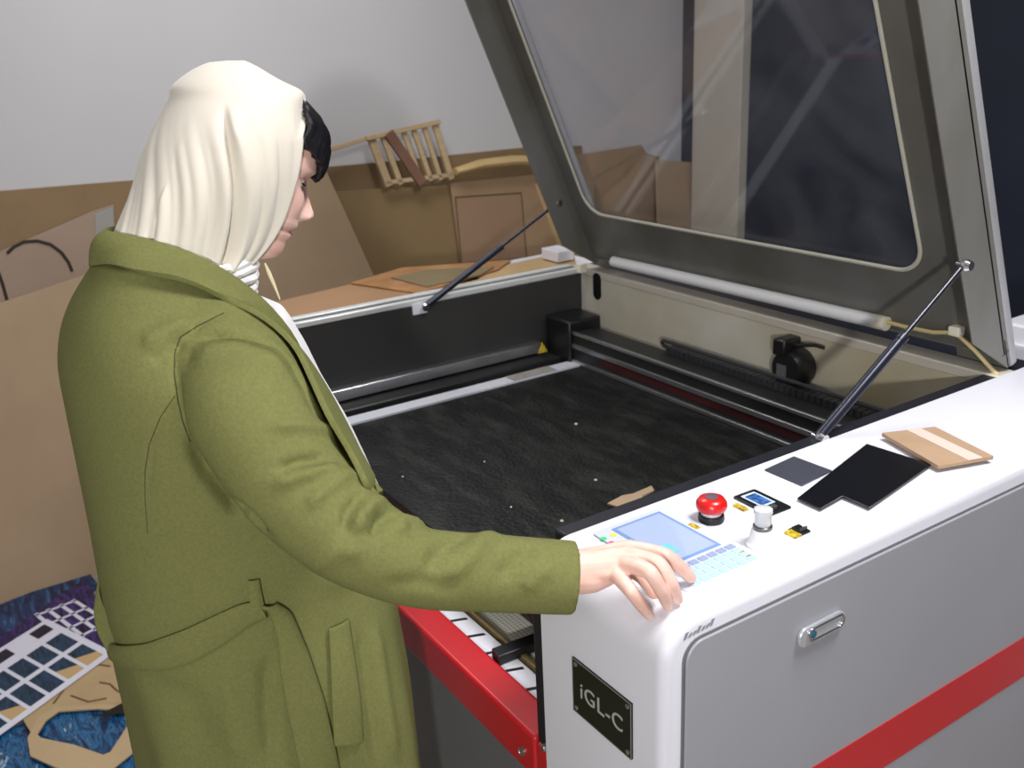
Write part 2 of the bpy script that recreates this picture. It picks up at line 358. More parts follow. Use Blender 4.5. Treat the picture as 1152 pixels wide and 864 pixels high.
# gantry across the rear of the bay
g = MB().box(XL + 0.03, XI - 0.04, 1.475, 1.555, 0.80, 0.885).build('gantry_beam', black_metal, LC, bevel=0.004)
for (y, z, r_, mt_) in ((1.475, 0.884, 0.004, alu), (1.474, 0.848, 0.006, alu), (1.472, 0.806, 0.005, alu)):
    MB().box(XL + 0.05, XI - 0.045, y - 0.004, y + 0.004, z - r_, z + r_).build('guide_strip', mt_, g, bevel=0.001)
MB().box(XL + 0.25, XI - 0.05, 1.4735, 1.4755, 0.822, 0.838).build('red_band', mat('dark_red_band', (70, 22, 22), 0.5), g)
MB().box(XL + 0.02, XL + 0.13, 1.46, 1.57, 0.79, 0.915).build('gantry_carriage', black_plastic, g, bevel=0.006)
ch = MB()
for i in range(46):
    x = -1.71 + i * 0.0165
    ch.box(x, x + 0.0135, 1.535, 1.563, 0.886, 0.902)
ch.tube([(-1.71, 1.549, 0.896), (-1.735, 1.549, 0.898), (-1.740, 1.549, 0.904), (-1.735, 1.549, 0.910), (-1.70, 1.549, 0.911), (-1.0, 1.549, 0.912)], 0.005, 8)
ch.build('drag_chain', mat('chain_grey', (46, 47, 50), 0.4), g)
MB().tube([(XL + 0.1, 1.59, 0.845), (XI - 0.06, 1.59, 0.845)], 0.009, 12).build('drive_shaft', alu, LC, smooth=True)

# slot and motor on the back wall
sl = ony(672, 322, 1.604)
MB().prism(rrect(sl, (1, 0, 0), (0, 0, 1), 0.017, 0.038, 0.0165, 8), (0, -0.002, 0)).build('wall_slot', black_plastic, LC)
pc = ony(897, 412, 1.589)
pump = MB().lathe(pc + np.array([0, 0.014, 0]), [(0.040, 0), (0.044, 0.006), (0.044, 0.040), (0.038, 0.052), (0.015, 0.054)], 28, (0, -1, 0)).build('motor', black_plastic, LC, smooth=True)
MB().box(pc[0] - 0.034, pc[0] + 0.0, pc[1] - 0.045, pc[1] + 0.01, pc[2] + 0.028, pc[2] + 0.066).build('motor_terminal', black_plastic, pump, bevel=0.005)
MB().box(pc[0] - 0.022, pc[0] + 0.004, pc[1] - 0.0415, pc[1] - 0.039, pc[2] - 0.016, pc[2] + 0.010).build('motor_plate', mat('motor_plate', (110, 108, 110), 0.4, 0.4), pump)
MB().tube([pc + np.array([0.0, -0.02, 0.05]), pc + np.array([0.03, -0.025, 0.060]), pc + np.array([0.06, -0.02, 0.066]), pc + np.array([0.078, -0.01, 0.062])], 0.0042, 8).build('motor_cable', black_plastic, pump, smooth=True)

# rims: left double strip, rear strip
MB().box(XL - 0.013, XL + 0.004, YF + 0.06, 1.602, ZT - 0.012, ZT + 0.002).build('left_rim', mat('rim_white', (225, 228, 226), 0.3, 0.3), LC, bevel=0.002)
MB().box(XL - 0.040, XL - 0.013, YF + 0.06, 1.602, ZT - 0.012, ZT - 0.003).build('left_gasket', rubber, LC)
MB().box(XL - 0.064, XL - 0.040, YF + 0.06, 1.602, ZT - 0.012, ZT + 0.002).build('left_rim_outer', mat('rim_white', (225, 228, 226), 0.3, 0.3), LC, bevel=0.002)
MB().box(XL - 0.044, XI, 1.603, 1.655, ZT - 0.02, ZT + 0.001).build('rear_rim', mat('rim_beige', (214, 206, 192), 0.4, 0.2, var=0.1, scale=6), LC, bevel=0.003)
MB().box(XL - 0.044, XI, 1.656, YB, ZT - 0.05, ZT - 0.003).build('rear_hinge_strip', rubber, LC, bevel=0.003)

# ---- lid: a shallow tray seen from its inside, glazed, hinged at the rear
dl = np.array([0, -0.389, 0.921]); nl = np.array([0, -0.921, -0.389]); ex = np.array([1.0, 0, 0])
LX0, LX1 = -2.115, -0.91
H0 = np.array([0, 1.672, 1.036])                  # lower rear outer line of the lid
LEN, DEP, PAN = 1.02, 0.115, 0.034                # length, flange depth, panel offset
def lp(x, s_, d_): return H0 * [0, 1, 1] + ex * x + dl * s_ + nl * d_
pl_p = lp(0, 0, PAN + 0.002)
def lidpx(u, v):
    p = onpl(u, v, pl_p, nl); q = p - H0; return p[0], float(np.dot(q * [0, 1, 1], dl))
wl = lidpx(648, 196)[0]; wr = lidpx(1030, 240)[0]; wb = (lidpx(700, 247)[1] + lidpx(1000, 296)[1]) / 2
wt = LEN - 0.12
print('window', wl, wr, wb, lidpx(580, 0), lidpx(991, 0), lidpx(700, 247), lidpx(1000, 296))
wc = lp((wl + wr) / 2, (wb + wt) / 2, PAN)
whx, why = (wr - wl) / 2, (wt - wb) / 2
inner = rrect(wc, ex, dl, whx, why, 0.06, 7)
# outer rectangle outline with the same number of points, walked the same way
def rect_like(cx_, cs, hx, hs, n=8):
    P = []
    for sx, sy in ((1, 1), (-1, 1), (-1, -1), (1, -1)):
        for k in range(n): P.append((sx, sy))
    return [lp(cx_ + sx * hx, cs + sy * hs, PAN) for sx, sy in P]
SB = 0.036
outer = rect_like((LX0 + LX1) / 2, (LEN + SB) / 2, (LX1 - LX0) / 2, (LEN - SB) / 2)
LID = MB().ring_prism(outer, inner, nl * 0.004).build('lid', lid_grey, LC)
def flange(name, x0, x1, s0, s1, d0, d1, bev=0.003):
    return MB().obox(lp(x0, s0, d0), ex * (x1 - x0), dl * (s1 - s0), nl * (d1 - d0)).build(name, lid_grey, LID, bevel=bev)
for nm, xa in (('left_flange', LX0), ('right_flange', LX1 - 0.004)):
    MB().prism([lp(xa, a, b_) for a, b_ in ((0.002, 0.022), (0.006, 0.034), (0.115, DEP), (LEN, DEP), (LEN, 0.022))], ex * 0.004).build(nm, lid_grey, LID, bevel=0.001)
flange('bottom_flange', LX0, LX1, SB, SB + 0.004, 0.006, PAN + 0.012, 0.001)
for xa, xb in ((LX0, LX0 + 0.055), (LX1 - 0.10, LX1)): flange('corner_plate', xa, xb, 0.004, SB + 0.03, PAN - 0.006, PAN - 0.001, 0.001)
flange('top_flange', LX0, LX1, LEN - 0.004, LEN, 0.02, DEP, 0.001)
# rolled outer edge of the lid (lighter)
le = mat('lid_edge', (176, 176, 178), 0.4, 0.4, var=0.1, scale=10)
MB().obox(lp(LX1 - 0.05, -0.004, 0.0), ex * 0.052, dl * (LEN + 0.006), nl * 0.026).build('lid_edge', le, LID, bevel=0.010, seg=4)
MB().obox(lp(LX0 - 0.002, -0.004, 0.0), ex * 0.05, dl * (LEN + 0.006), nl * 0.022).build('lid_edge', le, LID, bevel=0.008, seg=4)
# stiffening fold around the window, pale seal, acrylic pane
i2 = rrect(lp((wl + wr) / 2, (wb + wt) / 2, PAN + 0.004), ex, dl, whx + 0.004, why + 0.004, 0.062, 7)
i3 = rrect(lp((wl + wr) / 2, (wb + wt) / 2, PAN + 0.004), ex, dl, whx - 0.003, why - 0.003, 0.058, 7)
MB().ring_prism(i2, i3, nl * 0.006).build('window_seal', mat('pale_seal', (196, 192, 176), 0.45), LID, bevel=0.002)
pane = glass_mat('lid_acrylic', (0.93, 0.93, 0.95), 0.030, 0.035)
MB().prism(rrect(lp((wl + wr) / 2, (wb + wt) / 2, PAN - 0.005), ex, dl, whx + 0.012, why + 0.012, 0.066, 7), nl * 0.004).build('window_pane', pane, LID)
# white lamp tube along the lower edge, its cable and clip
tp = lp(0, 0, PAN + 0.018)
ta, tb = onpl(690, 294, tp, nl), onpl(992, 363, tp, nl)
tube = MB().tube([ta, tb], 0.0142, 14).build('work_lamp', white_plastic, LID, smooth=True)
MB().tube([tb + np.array([-0.012, 0, 0]), tb + np.array([0.012, 0, 0])], 0.0145, 14).build('lamp_cap', cream_plastic, tube, smooth=True)
cl = onpl(1075, 374, tp, nl); ce = onz(1118, 418, ZT + 0.003)
cabm = mat('yellowed_cable', (206, 186, 132), 0.5)
MB().tube([tb + np.array([0.01, 0, 0.004]), onpl(1020, 368, tp, nl), onpl(1050, 374, tp, nl), cl, (cl + ce) / 2 + np.array([0.004, -0.008, 0.006]), ce, ce + np.array([0.012, -0.004, -0.004])], 0.0042, 8).build('lamp_cable', cabm, tube, smooth=True)
MB().box(cl[0] - 0.011, cl[0] + 0.011, cl[1] - 0.008, cl[1] + 0.012, cl[2] - 0.006, cl[2] + 0.012).build('cable_clip', cream_plastic, tube, bevel=0.002)

# ---- gas springs
def gas_spring(base, top, frac, lab):
    base, top = np.asarray(base), np.asarray(top); mid = base + (top - base) * frac
    g_ = MB().tube([base, mid], 0.0088, 14).build('gas_spring', mat('spring_black', (34, 36, 50), 0.3, 0.3), LC, smooth=True)
    MB().tube([mid, top], 0.0045, 12).build('piston_rod', mat('rod_dark', (58, 58, 64), 0.25, 0.7), g_, smooth=True)
    MB().tube([mid - (top - base) * 0.02, mid + (top - base) * 0.008], 0.0098, 14).build('rod_collar', mat('spring_black', (34, 36, 50), 0.3, 0.3), g_, smooth=True)
    for p in (base, top): MB().lathe(p - np.array([0.012, 0, 0]), [(0.004, 0), (0.004, 0.01), (0.0095, 0.013), (0.011, 0.019), (0.008, 0.026)], 14, (1, 0, 0)).build('ball_joint', chrome, g_, smooth=True)
    return g_
gl_b = onx(478, 345, XL + 0.016); gl_t = onx(627, 228, LX0 - 0.004)
gas_spring(gl_b, gl_t, 0.56, '')
MB().box(XL + 0.0005, XL + 0.006, gl_b[1] - 0.03, gl_b[1] + 0.012, ZT - 0.036, ZT - 0.006).build('spring_bracket', white_paint, LC, bevel=0.001)
gr_b = onx(921, 492, XI - 0.014); gr_t = onx(1084, 298, LX1 + 0.014)
gas_spring(gr_b, gr_t, 0.57, '')

# ---- name plate
pa, pb, pc_, pd = (ony(643, 739, YF - 0.001), ony(712, 790, YF - 0.001), ony(711, 852, YF - 0.001), ony(648, 801, YF - 0.001))
pzx0, pzx1 = (pa[0] + pd[0]) / 2, (pb[0] + pc_[0]) / 2; pz1, pz0 = (pa[2] + pb[2]) / 2, (pc_[2] + pd[2]) / 2
plate = MB().box(pzx0, pzx1, YF - 0.0025, YF + 0.0005, pz0, pz1).build('name_plate', mat('plate_black', (22, 24, 18), 0.45), LC, bevel=0.0006)
MB().ring_prism([(pzx0, YF - 0.0027, pz0), (pzx1, YF - 0.0027, pz0), (pzx1, YF - 0.0027, pz1), (pzx0, YF - 0.0027, pz1)],
                [(pzx0 + 0.0012, YF - 0.0027, pz0 + 0.0012), (pzx1 - 0.0012, YF - 0.0027, pz0 + 0.0012), (pzx1 - 0.0012, YF - 0.0027, pz1 - 0.0012), (pzx0 + 0.0012, YF - 0.0027, pz1 - 0.0012)], (0, -0.0006, 0)).build('plate_border', mat('plate_edge', (120, 118, 110), 0.5), plate)
pw, ph = pzx1 - pzx0, pz1 - pz0
text_mesh('lettering', 'iGL-C', ph * 0.40, mat('letter_grey', (168, 166, 160), 0.5), plate, (pzx0 + pw * 0.13, YF - 0.0025, pz0 + ph * 0.36), (1, 0, 0), (0, 0, 1), 0.0008, 1.10)
for sx in (0.06, 0.94):
    for sz in (0.09, 0.91):
        MB().lathe((pzx0 + pw * sx, YF - 0.0025, pz0 + ph * sz), [(0.0034, 0), (0.0034, 0.001), (0.002, 0.002)], 12, (0, -1, 0)).build('plate_screw', bolt_steel, plate, smooth=True)
# small grey logo strokes on the outer rounded edge near the front corner
lg = MB()
lo = np.array([XO + 0.0003, 0.628, 1.0])
for k in range(7):
    y = 0.628 + k * 0.0065; lg.obox((XO - 0.0002, y, 0.997 + 0.0004 * k), (0.0006, 0, 0), (0, 0.0045, 0.0), (0, 0.004, 0.005 + 0.003 * ((k * 5) % 3 == 0)))
lg.build('edge_logo', mat('logo_grey', (140, 142, 150), 0.4), LC)

# ---- control panel
def zq(*pts, z=ZT): return [onz(u, v, z) for u, v in pts]
kx0, kx1, ky0, ky1 = -0.886, -0.708, 0.672, 0.800
cp = MB().prism(rrect(((kx0 + kx1) / 2, (ky0 + ky1) / 2, ZT - 0.0005), (1, 0, 0), (0, 1, 0), (kx1 - kx0) / 2, (ky1 - ky0) / 2, 0.006, 4), (0, 0, 0.003)).build('control_panel', mat('panel_overlay', (206, 210, 226), 0.4, var=0.04, scale=8), LC, bevel=0.0006)
zc = ZT + 0.0025
MB().box(-0.878, -0.763, 0.697, 0.779, zc - 0.0005, zc + 0.0006).build('screen_bezel', mat('bezel_blue', (120, 150, 200), 0.4), cp)
scr = bpy.data.materials.new('lit_screen'); scr.use_nodes = True; b = scr.node_tree.nodes['Principled BSDF']
b.inputs['Base Color'].default_value = (*lin((150, 164, 194)), 1); b.inputs['Emission Color'].default_value = (*lin((170, 184, 222)), 1); b.inputs['Emission Strength'].default_value = 0.35; b.inputs['Roughness'].default_value = 0.12
scn = MB().box(-0.873, -0.768, 0.702, 0.774, zc + 0.0004, zc + 0.0011).build('screen', scr, cp)
cy_m = mat('screen_cyan', (110, 190, 222), 0.3, emit=0.3)
MB().box(-0.806, -0.782, 0.716, 0.728, zc + 0.001, zc + 0.0014).build('screen_bar', cy_m, scn)
kb = mat('key_blue', (176, 206, 232), 0.45); kg = mat('key_grey', (146, 158, 190), 0.45)
for i in range(4):
    for j in range(7):
        x = -0.757 + i * 0.0118; y = 0.686 + j * 0.0152
        MB().box(x, x + 0.0094, y, y + 0.0122, zc - 0.0003, zc + 0.0012).build('key', kg if i == 0 else kb, cp, bevel=0.0006)
for (u, v, c_) in ((679, 606, (40, 205, 120)), (690, 602, (215, 205, 60)), (688, 611, (225, 90, 110))):
    p = onz(u, v, zc); MB().lathe((p[0], p[1], zc - 0.0002), [(0.0042, 0), (0.0042, 0.0008), (0.003, 0.0013)], 16).build('status_light', mat('led_%d' % c_[0], c_, 0.4, emit=0.3), cp, smooth=True)
# ---- emergency stop
ec = onz(800, 585, ZT)
es = MB().lathe(ec, [(0.0165, -0.001), (0.0175, 0.004), (0.0165, 0.009), (0.012, 0.010)], 32).build('emergency_stop', black_plastic, LC, smooth=True)
MB().lathe(ec, [(0.0135, 0.009), (0.0135, 0.0145), (0.012, 0.016)], 28).build('stop_collar', mat('collar_silver', (205, 204, 208), 0.35, 0.3), es, smooth=True)
MB().lathe(ec, [(0.0125, 0.0140), (0.0188, 0.0165), (0.0205, 0.0215), (0.0200, 0.0265), (0.0165, 0.0315), (0.0100, 0.0335), (0.0006, 0.034)], 40).build('stop_button', red_plastic, es, smooth=True, angle=80)
MB().lathe(ec, [(0.0085, 0.0332), (0.0085, 0.0343), (0.0065, 0.0348)], 24).build('stop_mark', mat('mark_grey', (96, 84, 92), 0.4), es, smooth=True)
# ---- power meter with little blue display
mq = [onz(u, v, ZT) for u, v in ((825, 561), (847, 551), (891, 572), (867, 582))]
mcen = sum(mq) / 4; max_ = (mq[3] - mq[0]); may_ = (mq[1] - mq[0]); mhx, mhy = np.linalg.norm(max_) / 2, np.linalg.norm(may_) / 2
max_ = max_ / np.linalg.norm(max_); may_ = np.array([-max_[1], max_[0], 0])
pm = MB().prism(rrect(mcen, max_, may_, mhx, mhy, 0.003, 4), (0, 0, 0.003)).build('power_meter', black_plastic, LC, bevel=0.001)
MB().prism(rrect(mcen + max_ * (-mhx * 0.22) + np.array([0, 0, 0.0028]), max_, may_, mhx * 0.58, mhy * 0.62, 0.001, 2), (0, 0, 0.0006)).build('meter_bezel', mat('meter_bezel', (196, 214, 232), 0.3), pm)
MB().prism(rrect(mcen + max_ * (-mhx * 0.20) + np.array([0, 0, 0.0033]), max_, may_, mhx * 0.46, mhy * 0.46, 0.001, 2), (0, 0, 0.0004)).build('meter_display', mat('meter_blue', (72, 118, 190), 0.2, emit=0.25, col2=(22, 30, 60), var=0.3, scale=120), pm)
MB().lathe(mcen + max_ * (mhx * 0.62) + np.array([0, 0, 0.0028]), [(0.0045, 0), (0.0045, 0.0025), (0.003, 0.003)], 16).build('meter_knob', mat('knob_grey', (66, 66, 70), 0.4), pm, smooth=True)
# ---- key-lock knob standing on the deck
kc = onz(857, 613, ZT)
kl = MB().lathe(kc, [(0.0201, -0.001), (0.0201, 0.003), (0.0167, 0.006), (0.0144, 0.016), (0.0132, 0.022), (0.0115, 0.023)], 32).build('laser_knob', white_plastic, LC, smooth=True)
MB().lathe(kc, [(0.0113, 0.0228), (0.0120, 0.024), (0.0120, 0.0275), (0.0109, 0.0285)], 28).build('knob_ring', mat('ring_steel', (120, 118, 116), 0.3, 0.9), kl, smooth=True)
kn_m = mat('clear_knob', (236, 236, 238), 0.15, coat=0.5); kn_m.node_tree.nodes['Principled BSDF'].inputs['Transmission Weight'].default_value = 0.35
MB().lathe(kc, [(0.0098, 0.0285), (0.0106, 0.031), (0.0098, 0.042), (0.0115, 0.045), (0.0113, 0.050), (0.0069, 0.052)], 28).build('knob_cap', kn_m, kl, smooth=True)
# ---- rocker switch
sc_ = onz(899, 598, ZT)
rs = MB().box(sc_[0] - 0.010, sc_[0] + 0.010, sc_[1] - 0.010, sc_[1] + 0.010, ZT - 0.001, ZT + 0.003).build('rocker_switch', black_plastic, LC, bevel=0.001)
MB().prism([(sc_[0] - 0.007, sc_[1] - 0.007, ZT + 0.003), (sc_[0] + 0.007, sc_[1] - 0.007, ZT + 0.003), (sc_[0] + 0.007, sc_[1] - 0.007, ZT + 0.009), (sc_[0], sc_[1] - 0.007, ZT + 0.005), (sc_[0] - 0.007, sc_[1] - 0.007, ZT + 0.006)], (0, 0.014, 0)).build('rocker', black_plastic, rs, bevel=0.0005)
for (u, v, w_, h_) in ((781, 594, 0.008, 0.004), (833, 572, 0.010, 0.004), (836, 624, 0.010, 0.004), (892, 602, 0.009, 0.006)):
    p = onz(u, v, ZT); MB().box(p[0] - w_, p[0] + w_, p[1] - h_, p[1] + h_, ZT - 0.0004, ZT + 0.0032).build('caution_label', yellow_label, LC)

# ------------------------------------------------------------------ loose offcuts on the deck and in the bed
def sheet(name, pts, th, material, label, cat, z=ZT, bevel=0.0005, group=None):
    P = [onz(u, v, z + th) for u, v in pts]; P = [np.array([p[0], p[1], z]) for p in P]
    return tag(MB().prism(P, (0, 0, th)).build(name, material, bevel=bevel, seg=1), label, cat, group)
sheet('grey_square', ((860, 528), (893, 513), (936, 529), (902, 546)), 0.002, mat('charcoal_sheet', (62, 64, 74), 0.5, var=0.1, scale=30), 'small dark grey square of sheet material lying flat beside the deck rim', 'offcut', z=ZT + 0.0003)
sheet('cardboard_offcut', ((1030, 519), (1058, 526), (1083, 517), (1060, 505)), 0.002, card_mat, 'pale cardboard scrap peeking out underneath the black acrylic piece', 'offcut', z=ZT + 0.0003)
sheet('acrylic_offcut', ((897, 560), (975, 499), (1048, 522), (978, 571), (948, 558), (923, 572)), 0.003, mat('black_acrylic', (14, 15, 20), 0.28, spec=0.4), 'glossy black acrylic offcut with a notch cut in one side', 'offcut', z=ZT + 0.0028)
cb = [onz(u, v, ZT + 0.012) for u, v in ((992, 487), (1052, 480), (1118, 513), (1056, 524))]
cbo = MB().prism([p * [1, 1, 0] + np.array([0, 0, ZT + 0.0063]) for p in cb], (0, 0, 0.006)).build('cardboard_piece', card_mat, bevel=0.0008)
tag(cbo, 'brown cardboard rectangle with a pale stripe down the middle', 'cardboard')
q = lambda a, b_, t: cb[a] + (cb[b_] - cb[a]) * t
MB().prism([p * [1, 1, 0] + np.array([0, 0, ZT + 0.0122]) for p in (q(0, 1, 0.46), q(0, 1, 0.72), q(3, 2, 0.80), q(3, 2, 0.54))], (0, 0, 0.0006)).build('pale_stripe', pale_tape, cbo)
sheet('mdf_scrap', ((683, 566), (700, 557), (712, 555), (733, 546), (736, 551), (722, 558), (728, 562), (706, 573)), 0.004, mdf_light, 'small tan wood scrap lying on the black honeycomb bed', 'offcut', z=ZB + 0.0005)
# pale crumbs left on the bed
for k, (u, v) in enumerate(((648, 478), (670, 541), (545, 520), (453, 537), (632, 587), (575, 571))):
    p = onz(u, v, ZB); r_ = (0.0042, 0.0036, 0.0022, 0.0026, 0.0036, 0.0022)[k]
    bmv = MB().lathe((p[0], p[1], ZB + 0.0003), [(r_ * 0.6, 0), (r_, r_ * 0.4), (r_ * 0.7, r_ * 0.9), (r_ * 0.2, r_ * 1.1)], 7)
    tag(bmv.build('crumb', mat('crumb_white', (206, 202, 190), 0.7)), 'tiny pale crumb of cut waste on the black honeycomb bed', 'crumb', 'crumbs on the honeycomb bed')
# ------------------------------------------------------------------ boards leaning against the left wall
def leaning(name, top, xb, k, th, material, label, cat, extra=None, group=None, floor=True, zmin=0.0):
    """board in the plane X = xb - k z; top outline given left to right, sides drop to the floor"""
    n = np.array([1.0, 0, k]); n /= np.linalg.norm(n); p0 = (xb, 0, 0)
    T = [onpl(u, v, p0, n) for u, v in top]
    P = T + ([np.array([xb - k * zmin, T[-1][1], zmin]), np.array([xb - k * zmin, T[0][1], zmin])] if floor else [])
    o = MB().prism(P, -n * th).build(name, material, bevel=0.001, seg=1)
    tag(o, label, cat, group)
    return o, p0, n
wp, wp0, wpn = leaning('wall_panel', ((-120, 228), (0, 215), (136, 204), (250, 197)), XW + 0.012, 0.0, 0.010, mdf_dark, 'long brown fibreboard panel standing flat against the wall at the left edge of the scene', 'board')
leaning('wall_panel', ((290, 196), (366, 188), (416, 184), (591, 166), (655, 164)), XW + 0.012, 0.0, 0.010, mdf_dark, 'brown fibreboard panel flat on the wall behind the slatted crate', 'board')
gb, gb0, gbn = leaning('grey_board', ((-110, 318), (0, 283), (106, 237), (128, 230), (132, 300)), -3.285, 0.040, 0.007, mdf_grey, 'grey-tan board with a thin curved slot cut in it, behind the big tan board', 'board')
arc = [onpl(u, v, gb0, gbn) + gbn * 0.0005 for u, v in ((8, 285), (15, 278), (27, 272), (42, 271), (57, 275), (69, 284), (77, 295), (81, 305))]
MB().tube(arc, 0.0050, 8).build('cut_slot', mat('slot_dark', (44, 36, 32), 0.8), gb)
MB().tube([onpl(u, v, gb0, gbn) + gbn * 0.0005 for u, v in ((-4, 300), (3, 320), (8, 338))], 0.0048, 8).build('cut_slot', mat('slot_dark', (44, 36, 32), 0.8), gb)
MB().prism([onpl(u, v, gb0, gbn) + gbn * 0.001 for u, v in ((107, 240), (127, 232), (130, 300), (108, 300))], gbn * 0.002).build('pale_strip', mat('grey_strip', (150, 146, 142), 0.6), gb)
leaning('tan_board', ((-110, 380), (0, 341), (112, 304), (170, 285)), -3.205, 0.085, 0.009, mdf_light, 'big plain tan board leaning at the left, its foot behind the printed sheets', 'board')
leaning('tan_board', ((228, 215), (366, 190), (419, 306), (430, 330)), -3.06, 0.190, 0.010, mdf_light, 'tan board with a slanted edge leaning just beyond the profile of the person', 'board')
leaning('dark_board', ((372, 216), (515, 207), (560, 300)), -3.150, 0.130, 0.010, mat('olive_board', (136, 112, 76), 0.75, var=0.1, scale=4), 'dark olive-brown board leaning below the slatted crate', 'board')
# door-like framed panel
fb, fp0, fn = leaning('framed_panel', ((507, 206), (632, 193), (668, 196), (670, 300)), -3.10, 0.150, 0.014, mdf, 'tan panel with an inset rectangle like a cupboard door, leaning behind the left lid strut', 'panel')
def on_f(u, v, d=0.0): return onpl(u, v, fp0, fn) + fn * d
ins = [on_f(512, 222), on_f(586, 217), on_f(592, 290), on_f(519, 296)]
MB().prism([p + fn * 0.0002 for p in ins], fn * 0.002).build('inset_panel', mat('inset_tan', (152, 122, 96), 0.75, var=0.08, scale=6), fb, bevel=0.0005)
grv = MB()
for a, b_ in ((0, 1), (1, 2), (2, 3), (3, 0)): grv.tube([ins[a] + fn * 0.0022, ins[b_] + fn * 0.0022], 0.003, 6)
grv.build('inset_groove', mat('groove_brown', (96, 76, 56), 0.8), fb)
MB().prism([on_f(600, 207, 0.001), on_f(628, 203, 0.001), on_f(652, 290, 0.001), on_f(632, 292, 0.001)], fn * 0.006).build('side_strip', mat('strip_tan', (186, 156, 112), 0.7, var=0.1, scale=8), fb, bevel=0.001)
MB().tube([on_f(603, 203, 0.004), on_f(625, 217, 0.004)], 0.006, 8).build('red_mark', mat('red_brown', (176, 84, 58), 0.7), fb)
# bulky pale strip lying on the tops of the boards
rl = [onx(u, v, -3.24) for u, v in ((512, 193), (540, 185), (575, 181), (608, 181), (640, 184))]
tag(MB().tube(rl, [0.022, 0.032, 0.036, 0.034, 0.020], 12, flat=0.6).build('foam_strip', mat('foam_tan', (196, 168, 116), 0.8, var=0.15, scale=12), smooth=True), 'pale bulging strip lying along the board tops beside the slatted crate', 'strip')
# slatted crate side
n_c = np.array([1.0, 0, 0.2]); n_c /= np.linalg.norm(n_c); pc0 = (-3.03, 0, 0)
def on_c(u, v, d=0.0): return onpl(u, v, pc0, n_c) + n_c * d
crate = empty('slatted_crate', on_c(460, 215), 'pale wooden slatted frame tilted on top of the boards by the wall', 'crate')
wood = mat('pale_wood', (186, 160, 122), 0.7, var=0.15, scale=14, stretch=(1, 1, 6)); wood_d = mat('dark_wood', (120, 86, 66), 0.7, var=0.15, scale=14)
def slat(a, b_, w_, m_, name, d=0.0, t=0.014):
    A, B = on_c(*a, d), on_c(*b_, d); t_ = (B - A) / np.linalg.norm(B - A); s_ = np.cross(n_c, t_)
    return MB().obox(A - s_ * w_ / 2, B - A, s_ * w_, n_c * t).build(name, m_, crate, bevel=0.002)
slat((409, 157), (492, 138), 0.018, wood, 'top_rail', 0.012)
slat((432, 206), (508, 197), 0.016, wood, 'bottom_rail', 0.0)
for (a, b_, w_) in (((416, 155), (437, 210), 0.030), ((429, 152), (450, 208), 0.021), ((464, 146), (484, 204), 0.019), ((476, 143), (495, 203), 0.019), ((488, 140), (507, 202), 0.024), ((453, 149), (473, 205), 0.018)):
    slat(a, b_, w_, wood, 'slat')
slat((434, 150), (473, 208), 0.040, wood_d, 'dark_slat', 0.014)
slat((362, 171), (410, 157), 0.016, wood, 'side_lath', 0.004)
# boards seen through the lid window
leaning('tan_board', ((640, 176), (722, 163), (727, 172), (742, 176), (744, 300)), -3.27, 0.030, 0.010, mdf, 'tall brown board seen through the lid window, left of the two there', 'board')
leaning('tan_board', ((738, 180), (788, 183), (792, 300)), -3.19, 0.060, 0.010, mdf_light, 'light tan board seen through the lid window next to the grey pillar', 'board')
# ------------------------------------------------------------------ sheets on the machine's left deck
ZL = ZT - 0.012
def deck_sheet(name, pts, z, th, material, label, cat, parent=None):
    P = [onz(u, v, z + th) * [1, 1, 0] + np.array([0, 0, z]) for u, v in pts]
    P = [np.array([min(p[0], XL - 0.066), p[1], p[2]]) for p in P]
    return tag(MB().prism(P, (0, 0, th)).build(name, material, bevel=0.0008, seg=1), label, cat)
deck_sheet('brown_sheet', ((288, 362), (318, 366), (470, 330), (540, 314), (520, 300), (440, 308), (384, 322), (300, 342)), ZL + 0.0005, 0.003, mat('glossy_brown', (170, 130, 92), 0.4, var=0.1, scale=6), 'glossy brown sheet covering the left deck of the machine nearest the person', 'sheet')
deck_sheet('burnt_sheet', ((394, 318), (452, 301), (575, 292), (560, 303), (470, 329)), ZL + 0.0040, 0.005, mdf_orange, 'orange-edged burnt sheet lying on top of the glossy brown sheet', 'sheet')
deck_sheet('burnt_sheet', ((440, 312), (480, 303), (556, 300), (540, 309), (480, 322)), ZL + 0.0095, 0.003, mat('olive_sheet', (128, 112, 78), 0.5, var=0.15, scale=10), 'small dull olive piece on top of the orange-edged burnt sheet', 'sheet')
deck_sheet('thin_board', ((500, 324), (560, 300), (622, 286), (646, 286), (648, 298), (560, 314)), ZL + 0.0005, 0.003, mat('strip_tan', (186, 156, 112), 0.7), 'narrow tan board on the left deck between burnt sheets and lid corner', 'board')
wb_ = onz(634, 290, ZT + 0.004)
tag(MB().box(wb_[0] - 0.07, wb_[0] + 0.012, wb_[1] - 0.03, wb_[1] + 0.03, ZL + 0.007, ZL + 0.040).build('white_block', white_paint, bevel=0.003), 'small white block on the left deck beside the lid corner', 'block')
hb = onx(655, 295, LX0 - 0.004)
MB().box(hb[0] - 0.012, hb[0] + 0.006, hb[1] - 0.012, hb[1] + 0.012, ZT - 0.008, ZT + 0.018).build('lid_hinge', cream_plastic, LC, bevel=0.002)

